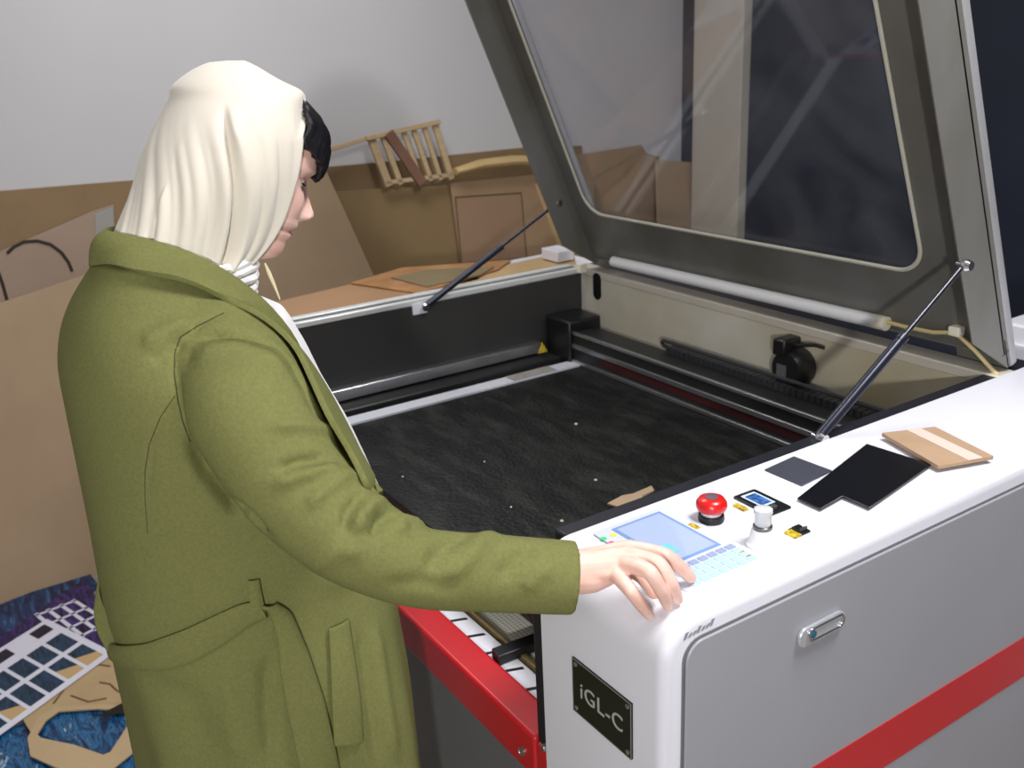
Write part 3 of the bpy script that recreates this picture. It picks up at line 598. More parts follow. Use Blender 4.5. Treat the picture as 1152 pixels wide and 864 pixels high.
# ------------------------------------------------------------------ white cabinet behind the machine, right edge of the frame
cz = ony(1148, 366, 2.0)[2]; cxl = ony(1126, 352, 2.0)[0]
wc_ = MB().box(cxl, cxl + 0.75, 2.0, 2.5, 0.0, cz).build('white_cabinet', white_paint, bevel=0.006)
tag(wc_, 'white cabinet standing behind the raised lid at the right edge', 'cabinet')
MB().box(cxl + 0.03, cxl + 0.36, 1.992, 1.9995, 0.06, cz - 0.04).build('door', white_paint, wc_, bevel=0.003)
MB().box(cxl + 0.39, cxl + 0.72, 1.992, 1.9995, 0.06, cz - 0.04).build('door', white_paint, wc_, bevel=0.003)

# ------------------------------------------------------------------ printed sheets and cut scraps on the floor at the left
navy = print_mat('navy_print', ((0.30, (10, 14, 30)), (0.45, (18, 40, 84)), (0.58, (24, 66, 110)), (0.75, (90, 130, 170))), 7)
blue = print_mat('blue_print', ((0.28, (10, 22, 44)), (0.42, (24, 62, 104)), (0.54, (46, 112, 160)), (0.60, (18, 44, 80)), (0.72, (160, 196, 220))), 9, 2.4)
teal = print_mat('teal_cell', ((0.30, (16, 30, 40)), (0.5, (26, 60, 84)), (0.7, (46, 70, 110))), 16)
purp = print_mat('purple_print', ((0.30, (16, 12, 30)), (0.48, (40, 30, 84)), (0.64, (74, 50, 124)), (0.8, (30, 30, 70))), 10)
paper_w = mat('paper_white', (222, 222, 236), 0.5)
def floor_sheet(name, pts, z, th, material, label, cat, tilt=None):
    P = [onz(u, v, z + th) * [1, 1, 0] + np.array([0, 0, z]) for u, v in pts]
    return tag(MB().prism(P, (0, 0, th)).build(name, material, bevel=0.0004, seg=1), label, cat), z + th
floor_sheet('navy_print', ((-60, 702), (0, 680), (98, 641), (112, 660), (40, 714), (-30, 770)), 0.001, 0.003, navy, 'dark blue printed sheet at the left edge, behind the purple print', 'printed sheet')
floor_sheet('blue_print', ((-60, 850), (0, 826), (60, 796), (150, 790), (170, 870), (120, 935), (-40, 940)), 0.001, 0.003, blue, 'blue streaky printed sheet lowest on the floor, under the tan rounded frame', 'printed sheet')
pp, z_ = floor_sheet('purple_print', ((-50, 775), (-10, 725), (36, 690), (94, 652), (122, 690), (150, 722), (60, 770), (0, 800)), 0.0045, 0.003, purp, 'dark purple printed sheet with small ruled cells, behind the white lattice sheet', 'printed sheet')
def lerp(a, b_, t): return (a[0] + (b_[0] - a[0]) * t, a[1] + (b_[1] - a[1]) * t)
def quadpt(Q, s_, t): return lerp(lerp(Q[0], Q[1], s_), lerp(Q[3], Q[2], s_), t)
def cellgrid(Q, ss, ts, z, th, name, mats, parent, skip=()):
    for i, (s0, s1) in enumerate(ss):
        for j, (t0, t1) in enumerate(ts):
            if (i, j) in skip: continue
            MB().prism([onz(*quadpt(Q, a, b_), z + th) * [1, 1, 0] + np.array([0, 0, z]) for a, b_ in ((s0, t0), (s1, t0), (s1, t1), (s0, t1))], (0, 0, th)).build(name, mats[i % len(mats)], parent)
QP = ((84, 676), (122, 700), (78, 722), (42, 692))
lat = MB()
def rule(a, b_, w_):
    t_ = (b_ - a) / np.linalg.norm(b_ - a); s2 = np.cross([0, 0, 1.0], t_); lat.obox(a - s2 * w_ / 2, b_ - a, s2 * w_, (0, 0, 0.0008))
for t in (0.0, 0.34, 0.68, 1.0):
    a, b_ = (onz(*quadpt(QP, s_, t), z_) for s_ in (-0.05, 1.05)); rule(a, b_, 0.012)
for s_ in (0.0, 0.34, 0.67, 1.0):
    a, b_ = (onz(*quadpt(QP, s_, t), z_) for t in (-0.05, 1.05)); rule(a, b_, 0.010)
lat.build('ruled_lines', paper_w, pp)
floor_sheet('mdf_cutout', ((20, 800), (70, 752), (132, 738), (150, 752), (152, 792), (62, 797), (36, 826)), 0.0085, 0.004, mat('yellow_tan', (186, 160, 120), 0.7, var=0.1, scale=12), 'yellowish tan cut-out board with jagged burnt outlines beside the coat', 'cut-out board')
jag = MB()
for seq in (((60, 792), (75, 772), (72, 763), (88, 748), (104, 744)), ((112, 768), (124, 770), (130, 776), (140, 782), (150, 784)), ((80, 783), (100, 790), (120, 786)), ((100, 752), (112, 748), (124, 750))):
    jag.tube([onz(u, v, 0.0120) for u, v in seq], 0.0034, 5)
bpy.data.objects['mdf_cutout']['label'] = 'yellowish tan cut-out board with jagged burnt outlines beside the coat'
jag.build('burnt_outline', mat('burnt_brown', (104, 70, 46), 0.8), bpy.data.objects['mdf_cutout'])
QL = ((53, 696), (128, 734), (-8, 832), (-84, 782))
ls, zl = floor_sheet('lattice_sheet', QL, 0.0160, 0.003, paper_w, 'white lattice sheet with rows of dark teal cells on the floor pile', 'printed sheet')
ts = [(0.05 + 0.158 * k, 0.05 + 0.158 * k + 0.128) for k in range(6)]
dark_cell = mat('dark_cell', (34, 30, 58), 0.3, var=0.3, scale=30)
tan_cell = mat('tan_cell', (196, 164, 116), 0.7)
cellgrid(QL, ((0.05, 0.19), (0.30, 0.56), (0.62, 0.93)), ts, zl - 0.0002, 0.0008, 'printed_cell', [dark_cell, teal, teal], ls, skip={(0, 1), (0, 3)})
for t0, t1 in ts[:2] + ts[4:5]:
    MB().prism([onz(*quadpt(QL, a, b_), zl + 0.001) * [1, 1, 0] + np.array([0, 0, zl + 0.0005]) for a, b_ in ((0.84, t0), (0.93, t0), (0.93, t1), (0.74, t1))], (0, 0, 0.0008)).build('bare_cell', tan_cell, ls)
fo = ((31, 830), (44, 806), (62, 795), (110, 792), (152, 794), (160, 812), (158, 832), (150, 846), (118, 872), (96, 876), (60, 862), (34, 850))
fi = ((42, 826), (52, 810), (66, 800), (108, 797), (140, 799), (148, 803), (146, 812), (140, 822), (124, 846), (116, 849), (84, 838), (46, 830))
zz = 0.0150
def fz(p): return onz(*p, zz + 0.004) * [1, 1, 0] + np.array([0, 0, zz])
tag(MB().ring_prism([fz(p) for p in fo], [fz(p) for p in fi], (0, 0, 0.0042)).build('rounded_cutout', mat('frame_tan', (192, 166, 128), 0.7, var=0.06, scale=12)), 'tan cut-out frame with rounded corners lying over the blue print', 'frame')
floor_sheet('blue_print', ((44, 826), (64, 799), (148, 799), (150, 812), (122, 852), (96, 846)), 0.0045, 0.0025, blue, 'bright blue print showing through the opening of the tan rounded frame', 'printed sheet')
wbs, _ = floor_sheet('dark_offcut', ((108, 806), (146, 786), (152, 800)), 0.0195, 0.002, black_plastic, 'small black scrap lying between the tan cut-out and the rounded frame', 'offcut')

# ------------------------------------------------------------------ lights
def area(name, loc, target, size, power, col=(1, 1, 1), sy=None, spread=None):
    d = bpy.data.lights.new(name, 'AREA'); d.energy = power; d.color = col; d.size = size
    if sy: d.shape = 'RECTANGLE'; d.size_y = sy
    if spread: d.spread = spread
    o = bpy.data.objects.new(name, d); COL.objects.link(o); o.location = loc
    o.rotation_euler = (Vector(target) - Vector(loc)).to_track_quat('-Z', 'Y').to_euler(); return o
lamp_white = mat('lamp_diffuser', (255, 252, 246), 0.5, emit=3.0)
def ceiling_panel(x, y, hx, hy, power, label):
    t = empty('ceiling_light', (x, y, 2.8), label, 'ceiling light')
    MB().ring_prism([(x - hx - 0.02, y - hy - 0.02, 2.77), (x + hx + 0.02, y - hy - 0.02, 2.77), (x + hx + 0.02, y + hy + 0.02, 2.77), (x - hx - 0.02, y + hy + 0.02, 2.77)],
                    [(x - hx, y - hy, 2.77), (x + hx, y - hy, 2.77), (x + hx, y + hy, 2.77), (x - hx, y + hy, 2.77)], (0, 0, 0.03)).build('frame', white_plastic, t)
    MB().box(x - hx, x + hx, y - hy, y + hy, 2.775, 2.80).build('diffuser', lamp_white, t)
    area('ceiling_lamp', (x, y, 2.765), (x, y, 0), 2 * hx, power, (0.97, 0.98, 1.0), 2 * hy)
ceiling_panel(-0.20, 1.15, 0.30, 0.30, 46, 'square ceiling light panel above the front of the machine')
ceiling_panel(-2.35, 0.95, 0.30, 0.60, 15, 'long ceiling light panel added to brighten the wall with the boards')  # added light, no known fixture: lifts the wall and boards
ceiling_panel(0.9, -1.6, 0.30, 0.60, 13, 'long fill light panel added on the ceiling behind the camera')  # added fill from the camera side, out of view
# hand-held lamp of the photographer, off to the left of the camera
area('photo_lamp', (0.98, -0.72, 1.68), (-1.6, 0.9, 1.2), 0.09, 36, (1.0, 1.0, 1.0))
w = bpy.data.worlds.new('world'); SC.world = w; w.use_nodes = True
w.node_tree.nodes['Background'].inputs['Color'].default_value = (0.8, 0.85, 1.0, 1); w.node_tree.nodes['Background'].inputs['Strength'].default_value = 0.05
SC.view_settings.view_transform = 'Standard'; SC.view_settings.look = 'None'; SC.view_settings.gamma = 1; SC.view_settings.exposure = 0.0
try: SC.view_settings.use_curve_mapping = False
except Exception: pass
# ------------------------------------------------------------------ person
from mathutils.bvhtree import BVHTree
XP = -1.155                                   # sagittal plane of the person
def interp(tab, t):
    xs = [a for a, _ in tab]
    return float(np.interp(t, xs, [b for _, b in tab]))
def solve_ring(z, xc, a, SL, SR, th_r=None, yaw=0.0):
    """ellipse (half width a in x, half depth b in y) at height z whose outline meets the two outline columns SL, SR;
    th_r: the right column is not a tangent but the edge point at this angle from forward"""
    yc, b = 0.32, 0.12
    for _ in range(40):
        vs = []
        # approximate tangent points
        for side in (-1, 1):
            ang = math.atan2(yc, xc); n = np.array([-_s(ang), _c(ang)])
            p = np.array([xc + side * a * a * n[0] / math.hypot(a * n[0], b * n[1]), yc + side * b * b * n[1] / math.hypot(a * n[0], b * n[1]), z])
            if side == 1 and th_r is not None: p = np.array([xc + a * _s(th_r), yc + b * _c(th_r), z])
            vs.append(proj(p))
        # image left is +x... decide by column
        vs = sorted(vs)
        (uL_, vL), (uR_, vR) = vs
        dL = ray(SL(vL), vL)[:2]; dR = ray(SR(vR), vR)[:2]
        nL = np.array([-dL[1], dL[0]]) / np.linalg.norm(dL); nR = np.array([-dR[1], dR[0]]) / np.linalg.norm(dR)
        # orient normals outward (away from the centre)
        def resid(q):
            c = np.array([xc, q[0]]); bb = abs(q[1])
            eL = -np.dot(nL, c) * sL - math.hypot(a * nL[0], bb * nL[1])
            if th_r is None: eR = -np.dot(nR, c) * sR - math.hypot(a * nR[0], bb * nR[1])
            else: eR = np.dot(nR, c + np.array([a * _s(th_r), bb * _c(th_r)]))
            return np.array([eL, eR])
        c = np.array([xc, yc]); sL = np.sign(-np.dot(nL, c)) or 1; sR = np.sign(-np.dot(nR, c)) or 1
        q = np.array([yc, b])
        for __ in range(8):
            r = resid(q); J = np.stack([(resid(q + e) - r) / 1e-5 for e in np.eye(2) * 1e-5], 1)
            try: q = q - np.linalg.solve(J, r)
            except Exception: break
        yc, b = 0.5 * yc + 0.5 * float(np.clip(q[0], 0, 0.6)), 0.5 * b + 0.5 * float(np.clip(abs(q[1]), 0.02, 0.3))
    return yc, b
def poly(tab): return lambda v: interp(tab, v)
def tmp_obj(mb):
    me = bpy.data.meshes.new('tmp'); me.from_pydata(mb.v, [], mb.f); me.update()
    bm = bmesh.new(); bm.from_mesh(me); bmesh.ops.recalc_face_normals(bm, faces=bm.faces); bm.to_mesh(me); bm.free()
    o = bpy.data.objects.new('tmp', me); COL.objects.link(o); return o
def baked(o):
    dg = bpy.context.evaluated_depsgraph_get(); me = bpy.data.meshes.new_from_object(o.evaluated_get(dg))
    for md in list(o.modifiers): o.modifiers.remove(md)
    o.data = me; return o
def remeshed(o, vox, smooth=4):
    r = o.modifiers.new('r', 'REMESH'); r.mode = 'VOXEL'; r.voxel_size = vox
    if smooth:
        sm = o.modifiers.new('s', 'SMOOTH'); sm.iterations = smooth; sm.factor = 0.5
    return baked(o)
def verts_np(me):
    a = np.empty(len(me.vertices) * 3); me.vertices.foreach_get('co', a); return a.reshape(-1, 3)
def norms_np(me):
    a = np.empty(len(me.vertices) * 3); me.vertices.foreach_get('normal', a); return a.reshape(-1, 3)
def set_verts(me, a): me.vertices.foreach_set('co', a.ravel()); me.update()
def finish(o, name, material, parent=None):
    o.name = name; o.data.name = name; o.data.materials.clear()
    for mm in (material if isinstance(material, (list, tuple)) else [material]): o.data.materials.append(mm)
    for p in o.data.polygons: p.use_smooth = True
    if parent is not None:
        off = Vector(worldloc(parent)); o.data.transform(Matrix.Translation(-off)); o.parent = parent; o.location = (0, 0, 0)
    return o

skin = mat('skin', (236, 198, 184), 0.5, var=0.05, scale=40, col2=(228, 182, 166), bump=0.03, bscale=500)
skin.node_tree.nodes['Principled BSDF'].inputs['Subsurface Weight'].default_value = 0.12
skin.node_tree.nodes['Principled BSDF'].inputs['Subsurface Radius'].default_value = (0.012, 0.005, 0.003)
lip = mat('lip', (188, 98, 98), 0.4)
wool = mat('olive_wool', (121, 122, 74), 0.95, var=0.16, scale=260, bump=0.5, bscale=900, spec=0.1)
scarf = mat('cream_scarf', (218, 210, 196), 0.75, bump=0.06, bscale=1200, sheen=0.15, spec=0.3)
shirt_m = mat('white_knit', (232, 230, 230), 0.85, bump=0.35, bscale=700)
hair_m = mat('black_hair', (24, 24, 29), 0.34, var=0.3, scale=60, stretch=(8, 1, 1), bump=0.5, bscale=160)
trouser_m = mat('dark_trousers', (40, 40, 46), 0.8)
shoe_m = mat('black_leather', (24, 22, 22), 0.4)

# ---- head: radial sculpt in local coordinates (forward, left-right, up)
HS = 0.93
PF = ((-0.118, 0.022), (-0.110, 0.054), (-0.103, 0.068), (-0.095, 0.0745), (-0.086, 0.0755), (-0.080, 0.0755), (-0.074, 0.0782), (-0.069, 0.0795), (-0.0645, 0.0770), (-0.060, 0.0825), (-0.054, 0.0835), (-0.047, 0.0815), (-0.03, 0.081), (-0.01, 0.0800), (0.004, 0.0790), (0.016, 0.0850), (0.03, 0.0885), (0.05, 0.088), (0.07, 0.081), (0.09, 0.066), (0.103, 0.046), (0.112, 0.022))
PB = ((-0.118, 0.0), (-0.10, 0.010), (-0.08, 0.040), (-0.05, 0.068), (-0.02, 0.088), (0.02, 0.098), (0.05, 0.097), (0.08, 0.078), (0.10, 0.048), (0.112, 0.022))
PW = ((-0.118, 0.020), (-0.105, 0.037), (-0.09, 0.046), (-0.07, 0.054), (-0.04, 0.063), (-0.01, 0.069), (0.02, 0.073), (0.05, 0.073), (0.08, 0.060), (0.10, 0.038), (0.112, 0.019))
NOSE = ((-0.052, 0.0), (-0.0475, 0.007), (-0.043, 0.0175), (-0.038, 0.0225), (-0.033, 0.0215), (-0.024, 0.0155), (-0.014, 0.0095), (-0.004, 0.0048), (0.006, 0.002), (0.016, 0.0))
def gs(x, c, w_): return math.exp(-((x - c) / w_) ** 2)
PITCH, YAW = math.radians(-23), math.radians(4)
def head_axes():
    f = np.array([_s(YAW) * _c(PITCH), _c(YAW) * _c(PITCH), _s(PITCH)]); r = np.array([_c(YAW), -_s(YAW), 0]); u = np.cross(r, f)
    return f, r, u
hf, hr, hu = head_axes()
nose_tip = onx(352.5, 243, XP - 0.0)
HO = nose_tip - HS * (hf * 0.1035 + hu * -0.037)
def hw(x, y, z): return HO + HS * (hf * x + hr * y + hu * z)
def head_surf():
    NU, NT = 150, 170; G = []
    for i in range(NU):
        t = i / (NU - 1); u = -0.118 + 0.230 * (0.5 - 0.5 * _c(PI * (0.04 + 0.92 * t))) / (0.5 - 0.5 * _c(PI * 0.96)) if False else -0.118 + 0.230 * t
        xf, xb, w_ = interp(PF, u), interp(PB, u), interp(PW, u); row = []
        for j in range(NT):
            th = 2 * PI * j / NT; th = th - 0.35 * _s(2 * th) * 0.5 - 0.25 * _s(th)   # denser towards the face
            ct, st = _c(th), _s(th)
            x = (xf if ct > 0 else xb) * ct; y = w_ * st * (1 + 0.05 * abs(_s(2 * th)))
            if ct > 0:
                x += interp(NOSE, u) * gs(y, 0, 0.0075 + 0.0065 * gs(u, -0.042, 0.012)) * 1.0
                ay = abs(y)
                x += 0.0065 * gs(ay, 0.0125, 0.006) * gs(u, -0.042, 0.007)        # nostril wings
                x -= 0.0085 * gs(ay, 0.031, 0.014) * gs(u, 0.001, 0.011)           # eye sockets
                x += 0.0030 * gs(ay, 0.030, 0.018) * gs(u, 0.017, 0.006)           # brow ridge
                x += 0.0045 * gs(ay, 0.036, 0.016) * gs(u, -0.026, 0.016)          # cheeks
                x -= 0.0030 * gs(ay, 0.0, 0.022) * gs(u, -0.0640, 0.0018) * (ay < 0.026)  # mouth line
                x += 0.0018 * gs(y, 0, 0.020) * (gs(u, -0.0575, 0.004) + gs(u, -0.0705, 0.0045))
                x -= 0.0015 * gs(ay, 0.036, 0.014) * gs(u, -0.066, 0.016)
            row.append(hw(x, y, u))
        G.append(row)
    mb = MB().grid(G, closed_u=True); mb.f += [tuple(range(NT))[::-1], tuple(range((NU - 1) * NT, NU * NT))]
    return mb
head_o = tmp_obj(head_surf())

# ---- hands
ZD = ZT
def hand_skin(wrist, elbow_dir, chains, vox=0.0017, palm=None):
    """skin-modifier hand: chains of (point, radius); first point is the knuckle"""
    V, E, R = [], [], []
    def add(p, r): V.append(tuple(map(float, p))); R.append(r); return len(V) - 1
    w = add(wrist, (0.0255, 0.0175)); a = add(np.asarray(wrist) + np.asarray(elbow_dir), (0.027, 0.021)); E.append((w, a))
    objs = []
    me = bpy.data.meshes.new('tmp'); me.from_pydata(V, E, [])
    return None
def tube_r(path, rad, n=14):
    """smooth chain through points with interpolated radii, rounded tip"""
    P = [np.asarray(p, float) for p in path]; Q, R = [], []
    k = 7
    for i in range(len(P) - 1):
        p0 = P[max(i - 1, 0)]; p1 = P[i]; p2 = P[i + 1]; p3 = P[min(i + 2, len(P) - 1)]
        for t in np.linspace(0, 1, k, endpoint=(i == len(P) - 2)):
            c = 0.35
            m1 = (p2 - p0) * c; m2 = (p3 - p1) * c
            h = 2 * t ** 3 - 3 * t ** 2 + 1, t ** 3 - 2 * t ** 2 + t, -2 * t ** 3 + 3 * t ** 2, t ** 3 - t ** 2
            Q.append(p1 * h[0] + m1 * h[1] + p2 * h[2] + m2 * h[3]); R.append(rad[i] + (rad[i + 1] - rad[i]) * t)
    d = Q[-1] - Q[-2]; d /= np.linalg.norm(d); r = R[-1]
    for a in (0.35, 0.7, 1.05, 1.35): Q.append(P[-1] + d * r * _s(a)); R.append(r * _c(a))
    return Q, R
def make_hand(wrist, back, mcps, fingers, thumb, up):
    mb = MB()
    # palm as flattened tubes wrist -> each knuckle
    for name in ('index', 'middle', 'ring', 'pinky'):
        m_ = mcps[name]
        q, r = tube_r([back, wrist + (m_ - wrist) * 0.12, wrist + (m_ - wrist) * 0.6, m_], [0.024, 0.0215, 0.0140, {'index': 0.0100, 'middle': 0.0102, 'ring': 0.0096, 'pinky': 0.0090}[name]])
        mb.tube(q, r, 14)
        f = fingers[name]
        rr = {'index': (0.0106, 0.0092, 0.0083, 0.0068), 'middle': (0.0108, 0.0094, 0.0083, 0.0068), 'ring': (0.0104, 0.0090, 0.0079, 0.0064), 'pinky': (0.0098, 0.0081, 0.0070, 0.0057)}[name]
        q, r = tube_r([m_] + f, rr); mb.tube(q, r, 14)
        k = f[0]; mb.lathe(k - np.asarray(up) * 0.0, [(0.002, -rr[1] * 1.04), (rr[1] * 0.8, -rr[1] * 0.6), (rr[1] * 1.06, 0), (rr[1] * 0.8, rr[1] * 0.6), (0.002, rr[1] * 1.04)], 12)
    # palm filling and thumb
    c = sum(mcps.values()) / 4
    q, r = tube_r([wrist - up * 0.004, wrist + (c - wrist) * 0.5 - up * 0.010, c - up * 0.008], [0.023, 0.022, 0.013]); mb.tube(q, r, 16)
    q, r = tube_r(thumb, [0.0150, 0.0135, 0.0098, 0.0082]); mb.tube(q, r, 14)
    return mb
UPV = np.array([0, 0, 1.0])
wrist = onz(633, 643, 1.066)
mc = {'index': onz(706, 617, 1.075), 'middle': onz(704, 624, 1.078), 'ring': onz(699, 633, 1.074), 'pinky': onz(691, 643, 1.066)}
fg = {'index': [onz(748, 625, 1.0690), onz(768, 641, 1.046), onz(777, 650, 1.0305)],
      'middle': [onz(740, 634, 1.0765), onz(755, 657, 1.054), onz(762, 674, 1.0285)],
      'ring': [onz(730, 643, 1.0800), onz(744, 665, 1.055), onz(751, 681, 1.0275)],
      'pinky': [onz(709, 664, 1.060), onz(722, 682, 1.0365), onz(731, 693, 1.0150)]}
fore = wrist - onz(560, 640, 1.085); fore /= np.linalg.norm(fore)
thumb = [wrist + fore * 0.012 + np.array([-0.012, 0.004, -0.008]), wrist + np.array([-0.018, 0.040, -0.014]), np.array([mc['index'][0] + 0.010, mc['index'][1] + 0.004, 1.048]), np.array([mc['index'][0] + 0.036, mc['index'][1] + 0.008, 1.0325])]
rh = remeshed(tmp_obj(make_hand(wrist, wrist - fore * 0.05, mc, fg, thumb, UPV)), 0.0016, 7)
# relaxed left hand hanging at the far side
LW = np.array([XP - 0.255, 0.36, 0.80])
lm = {n: LW + np.array([0.002, 0.026 - 0.018 * i, -0.085 + 0.004 * abs(i - 1)]) for i, n in enumerate(('index', 'middle', 'ring', 'pinky'))}
lf = {n: [lm[n] + np.array([0.004, 0.004, -0.038 + 0.003 * i]), lm[n] + np.array([0.016, 0.010, -0.058 + 0.005 * i]), lm[n] + np.array([0.030, 0.012, -0.072 + 0.007 * i])] for i, n in enumerate(('index', 'middle', 'ring', 'pinky'))}
lt = [LW + np.array([0.004, 0.018, -0.015]), LW + np.array([0.014, 0.038, -0.045]), LW + np.array([0.022, 0.046, -0.075]), LW + np.array([0.028, 0.046, -0.095])]
lh = remeshed(tmp_obj(make_hand(LW, LW + np.array([0, -0.01, 0.06]), lm, lf, lt, np.array([-1.0, 0, 0]))), 0.0025, 5)

# ---- joints
SHR = np.array([-0.985, 0.275, 1.315]); ELR = atd(385, 612, 1.005); WRR = wrist
SHL = np.array([2 * XP - SHR[0], 0.275, 1.315]); ELL = np.array([XP - 0.245, 0.27, 1.06]); WRL = LW
print('upper arm', np.linalg.norm(SHR - ELR), 'forearm', np.linalg.norm(ELR - WRR), ELR, WRR)
NECK0 = np.array([XP, 0.29, 1.34]); NECK1 = HO + HS * (hu * -0.04 + hf * -0.035)
core = MB()
def limb(pts, rad, n=20): q, r = tube_r(pts, rad, n); core.tube(q, r, n)
limb([NECK0 - [0, 0, 0.05], NECK0, NECK1, NECK1 + hu * 0.03], [0.075, 0.060, 0.052, 0.050])
G = []
for z, a, b_, y in ((0.78, 0.10, 0.08, 0.27), (0.84, 0.155, 0.115, 0.268), (0.92, 0.155, 0.110, 0.27), (1.00, 0.125, 0.092, 0.285), (1.10, 0.135, 0.098, 0.29), (1.20, 0.150, 0.105, 0.285), (1.28, 0.155, 0.095, 0.275), (1.33, 0.130, 0.075, 0.275), (1.37, 0.07, 0.055, 0.285)):
    G.append([(XP + a * _c(2 * PI * k / 40), y + b_ * _s(2 * PI * k / 40), z) for k in range(40)])
core.grid(G, closed_u=True); core.f += [tuple(range(len(core.v) - 360, len(core.v) - 320))[::-1], tuple(range(len(core.v) - 40, len(core.v)))]
limb([SHR + [-0.07, 0, -0.01], SHR + [-0.035, 0, -0.03], atd(331, 545, 1.015), atd(396, 605, 1.01), atd(470, 640, 1.028), atd(560, 646, 1.062), WRR], [0.040, 0.040, 0.038, 0.034, 0.029, 0.026, 0.023])
limb([SHL + [0.07, 0, -0.01], SHL + [0.035, 0, -0.03], ELL, WRL], [0.040, 0.040, 0.034, 0.022])
for sx in (-1, 1):
    limb([(XP + sx * 0.085, 0.27, 0.84), (XP + sx * 0.095, 0.275, 0.70), (XP + sx * 0.095, 0.29, 0.46), (XP + sx * 0.095, 0.265, 0.10)], [0.085, 0.080, 0.056, 0.036])
    limb([(XP + sx * 0.095, 0.245, 0.055), (XP + sx * 0.10, 0.33, 0.045), (XP + sx * 0.103, 0.42, 0.030)], [0.034, 0.034, 0.022])
body_o = remeshed(tmp_obj(core), 0.006, 6)
def union(base_o, other):
    md = base_o.modifiers.new('b', 'BOOLEAN'); md.operation = 'UNION'; md.object = other; md.solver = 'EXACT'
    baked(base_o); bpy.data.objects.remove(other); return base_o
for other in (head_o, rh, lh): union(body_o, other)
person = finish(body_o, 'person', [skin, lip])
person['label'] = 'person in a cream headscarf and olive belted coat pressing keys on the control panel'; person['category'] = 'person'
# lip faces
me = person.data; co_ = verts_np(me)
loc = (co_ - HO) @ np.stack([hf, hr, hu], 1) / HS
for p in me.polygons:
    c = loc[list(p.vertices)].mean(0)
    if c[0] > 0.06 and -0.0765 < c[2] < -0.0555 and abs(c[1]) < 0.026:
        lim = 0.0088 * (1 - (abs(c[1]) / 0.0265) ** 2.2)
        if abs(c[2] + 0.0645) < lim: p.material_index = 1
org = Vector((XP, 0.28, 0)); me.transform(Matrix.Translation(-org)); person.location = org

# ---- eyes, brows, lashes, hair
for sy in (-1, 1):
    e = MB(); ec_ = (0.0560, sy * 0.031, 0.001)
    e.lathe(hw(*ec_), [(0.0115 * _s(PI * k / 12), -0.0115 * _c(PI * k / 12)) for k in range(13)], 20, hf)
    eo = e.build('eye', mat('eye_white', (226, 220, 214), 0.25), person, smooth=True)
    ir = MB(); ir.lathe(hw(*ec_), [(0.0055, 0.0098), (0.0054, 0.0106), (0.002, 0.0120)], 18, hf * 0.93 - hu * 0.25)
    ir.build('iris', mat('iris_dark', (44, 28, 20), 0.2), eo, smooth=True)
    lid_, br, la = MB(), MB(), MB()
    G = []
    for i in range(7):
        a = math.radians(80 - 13.5 * i)
        G.append([hw(0.0560 + 0.0126 * _c(a) * _c(t), sy * 0.031 + 0.0126 * _s(t) * (1.0), 0.001 + 0.0126 * _s(a) * _c(t)) for t in np.linspace(-1.2, 1.2, 15)])
    lid_.grid(G); lo_ = lid_.build('eyelid', skin, person, smooth=True)
    sd = lo_.modifiers.new('s', 'SOLIDIFY'); sd.thickness = 0.001
    la.tube([hw(0.0560 + 0.0146 * _c(t), sy * 0.031 + 0.0140 * _s(t), 0.001 - 0.0030 * _c(t)) for t in np.linspace(-1.1, 1.1, 11)], 0.0011, 6)
    la.build('eyelashes', hair_m, person, smooth=True)
    br.tube([hw(0.0845 - 0.020 * t ** 1.6, sy * (0.014 + 0.034 * t), 0.0175 + 0.008 * _s(PI * min(t * 1.1, 1) * 0.75)) for t in np.linspace(0, 1, 9)], [0.0014, 0.0024, 0.0028, 0.0028, 0.0026, 0.0024, 0.002, 0.0016, 0.001], 8, flat=0.7)
    br.build('eyebrow', hair_m, person, smooth=True)
def loc2(u, v, dx=0.0):
    q = (onx(u, v, XP + dx) - HO) / HS; return float(np.dot(q, hf)), float(np.dot(q, hu))
HP = [loc2(*p, 0.012) for p in ((338, 111), (345, 118), (353, 128), (361, 141), (366, 152), (367, 162), (363, 175), (356, 188), (349, 198))]
hx_ = [p[0] for p in HP]; hu_ = [p[1] for p in HP]
print('hair profile', np.round(HP, 3))
hb = MB(); G = []; NY, NV = 71, 34
for i in range(NY):
    y0_ = -0.078 + 0.156 * i / (NY - 1); row = []
    for k in range(NV):
        y = y0_
        t = k / (NV - 1) * (len(HP) - 1); a_ = min(int(t), len(HP) - 2); w_ = t - a_
        x = hx_[a_] + (hx_[a_ + 1] - hx_[a_]) * w_; u = hu_[a_] + (hu_[a_ + 1] - hu_[a_]) * w_
        q = k / (NV - 1)
        u = hu_[0] + (u - hu_[0]) * (1.04 - 0.36 * (abs(y) / 0.07) ** 1.5)
        y = y * (0.62 + 0.38 * min(1, q * 2.2)) * 0.90
        x -= 7.5 * (y * 0.92) ** 2 + 25 * max(0, abs(y) - 0.045) ** 2
        hwid = interp(PW, u) + 0.002
        x = max(x, interp(PF, u) * math.sqrt(max(0, 1 - (y / hwid) ** 2)) + 0.0062 * (1 if abs(y) < hwid else 0)) + 0.0035 * q * (1 - (y / 0.075) ** 2) * (1 - 0.15 * q)
        x += (0.0018 * _s(y * 620 + 3 * _s(q * 2.2)) + 0.0014 * _s(y * 1300 + 1.3 + 2 * q)) * min(1, q * 3)
        yy = y * (0.90 + 0.10 * q) + 0.006 * q * q
        if q > 0.72: u += (0.004 * abs(_s(i * 2.399)) - 0.004) * (q - 0.72) / 0.28 + 0.10 * abs(y) * (q - 0.72)
        row.append(hw(x, yy, u))
    G.append(row)
hb.grid(G)
hair = hb.build('hair', hair_m, person, smooth=True, angle=180)
if sum(p.normal.dot(Vector(hf)) for p in hair.data.polygons) < 0: hair.data.flip_normals()
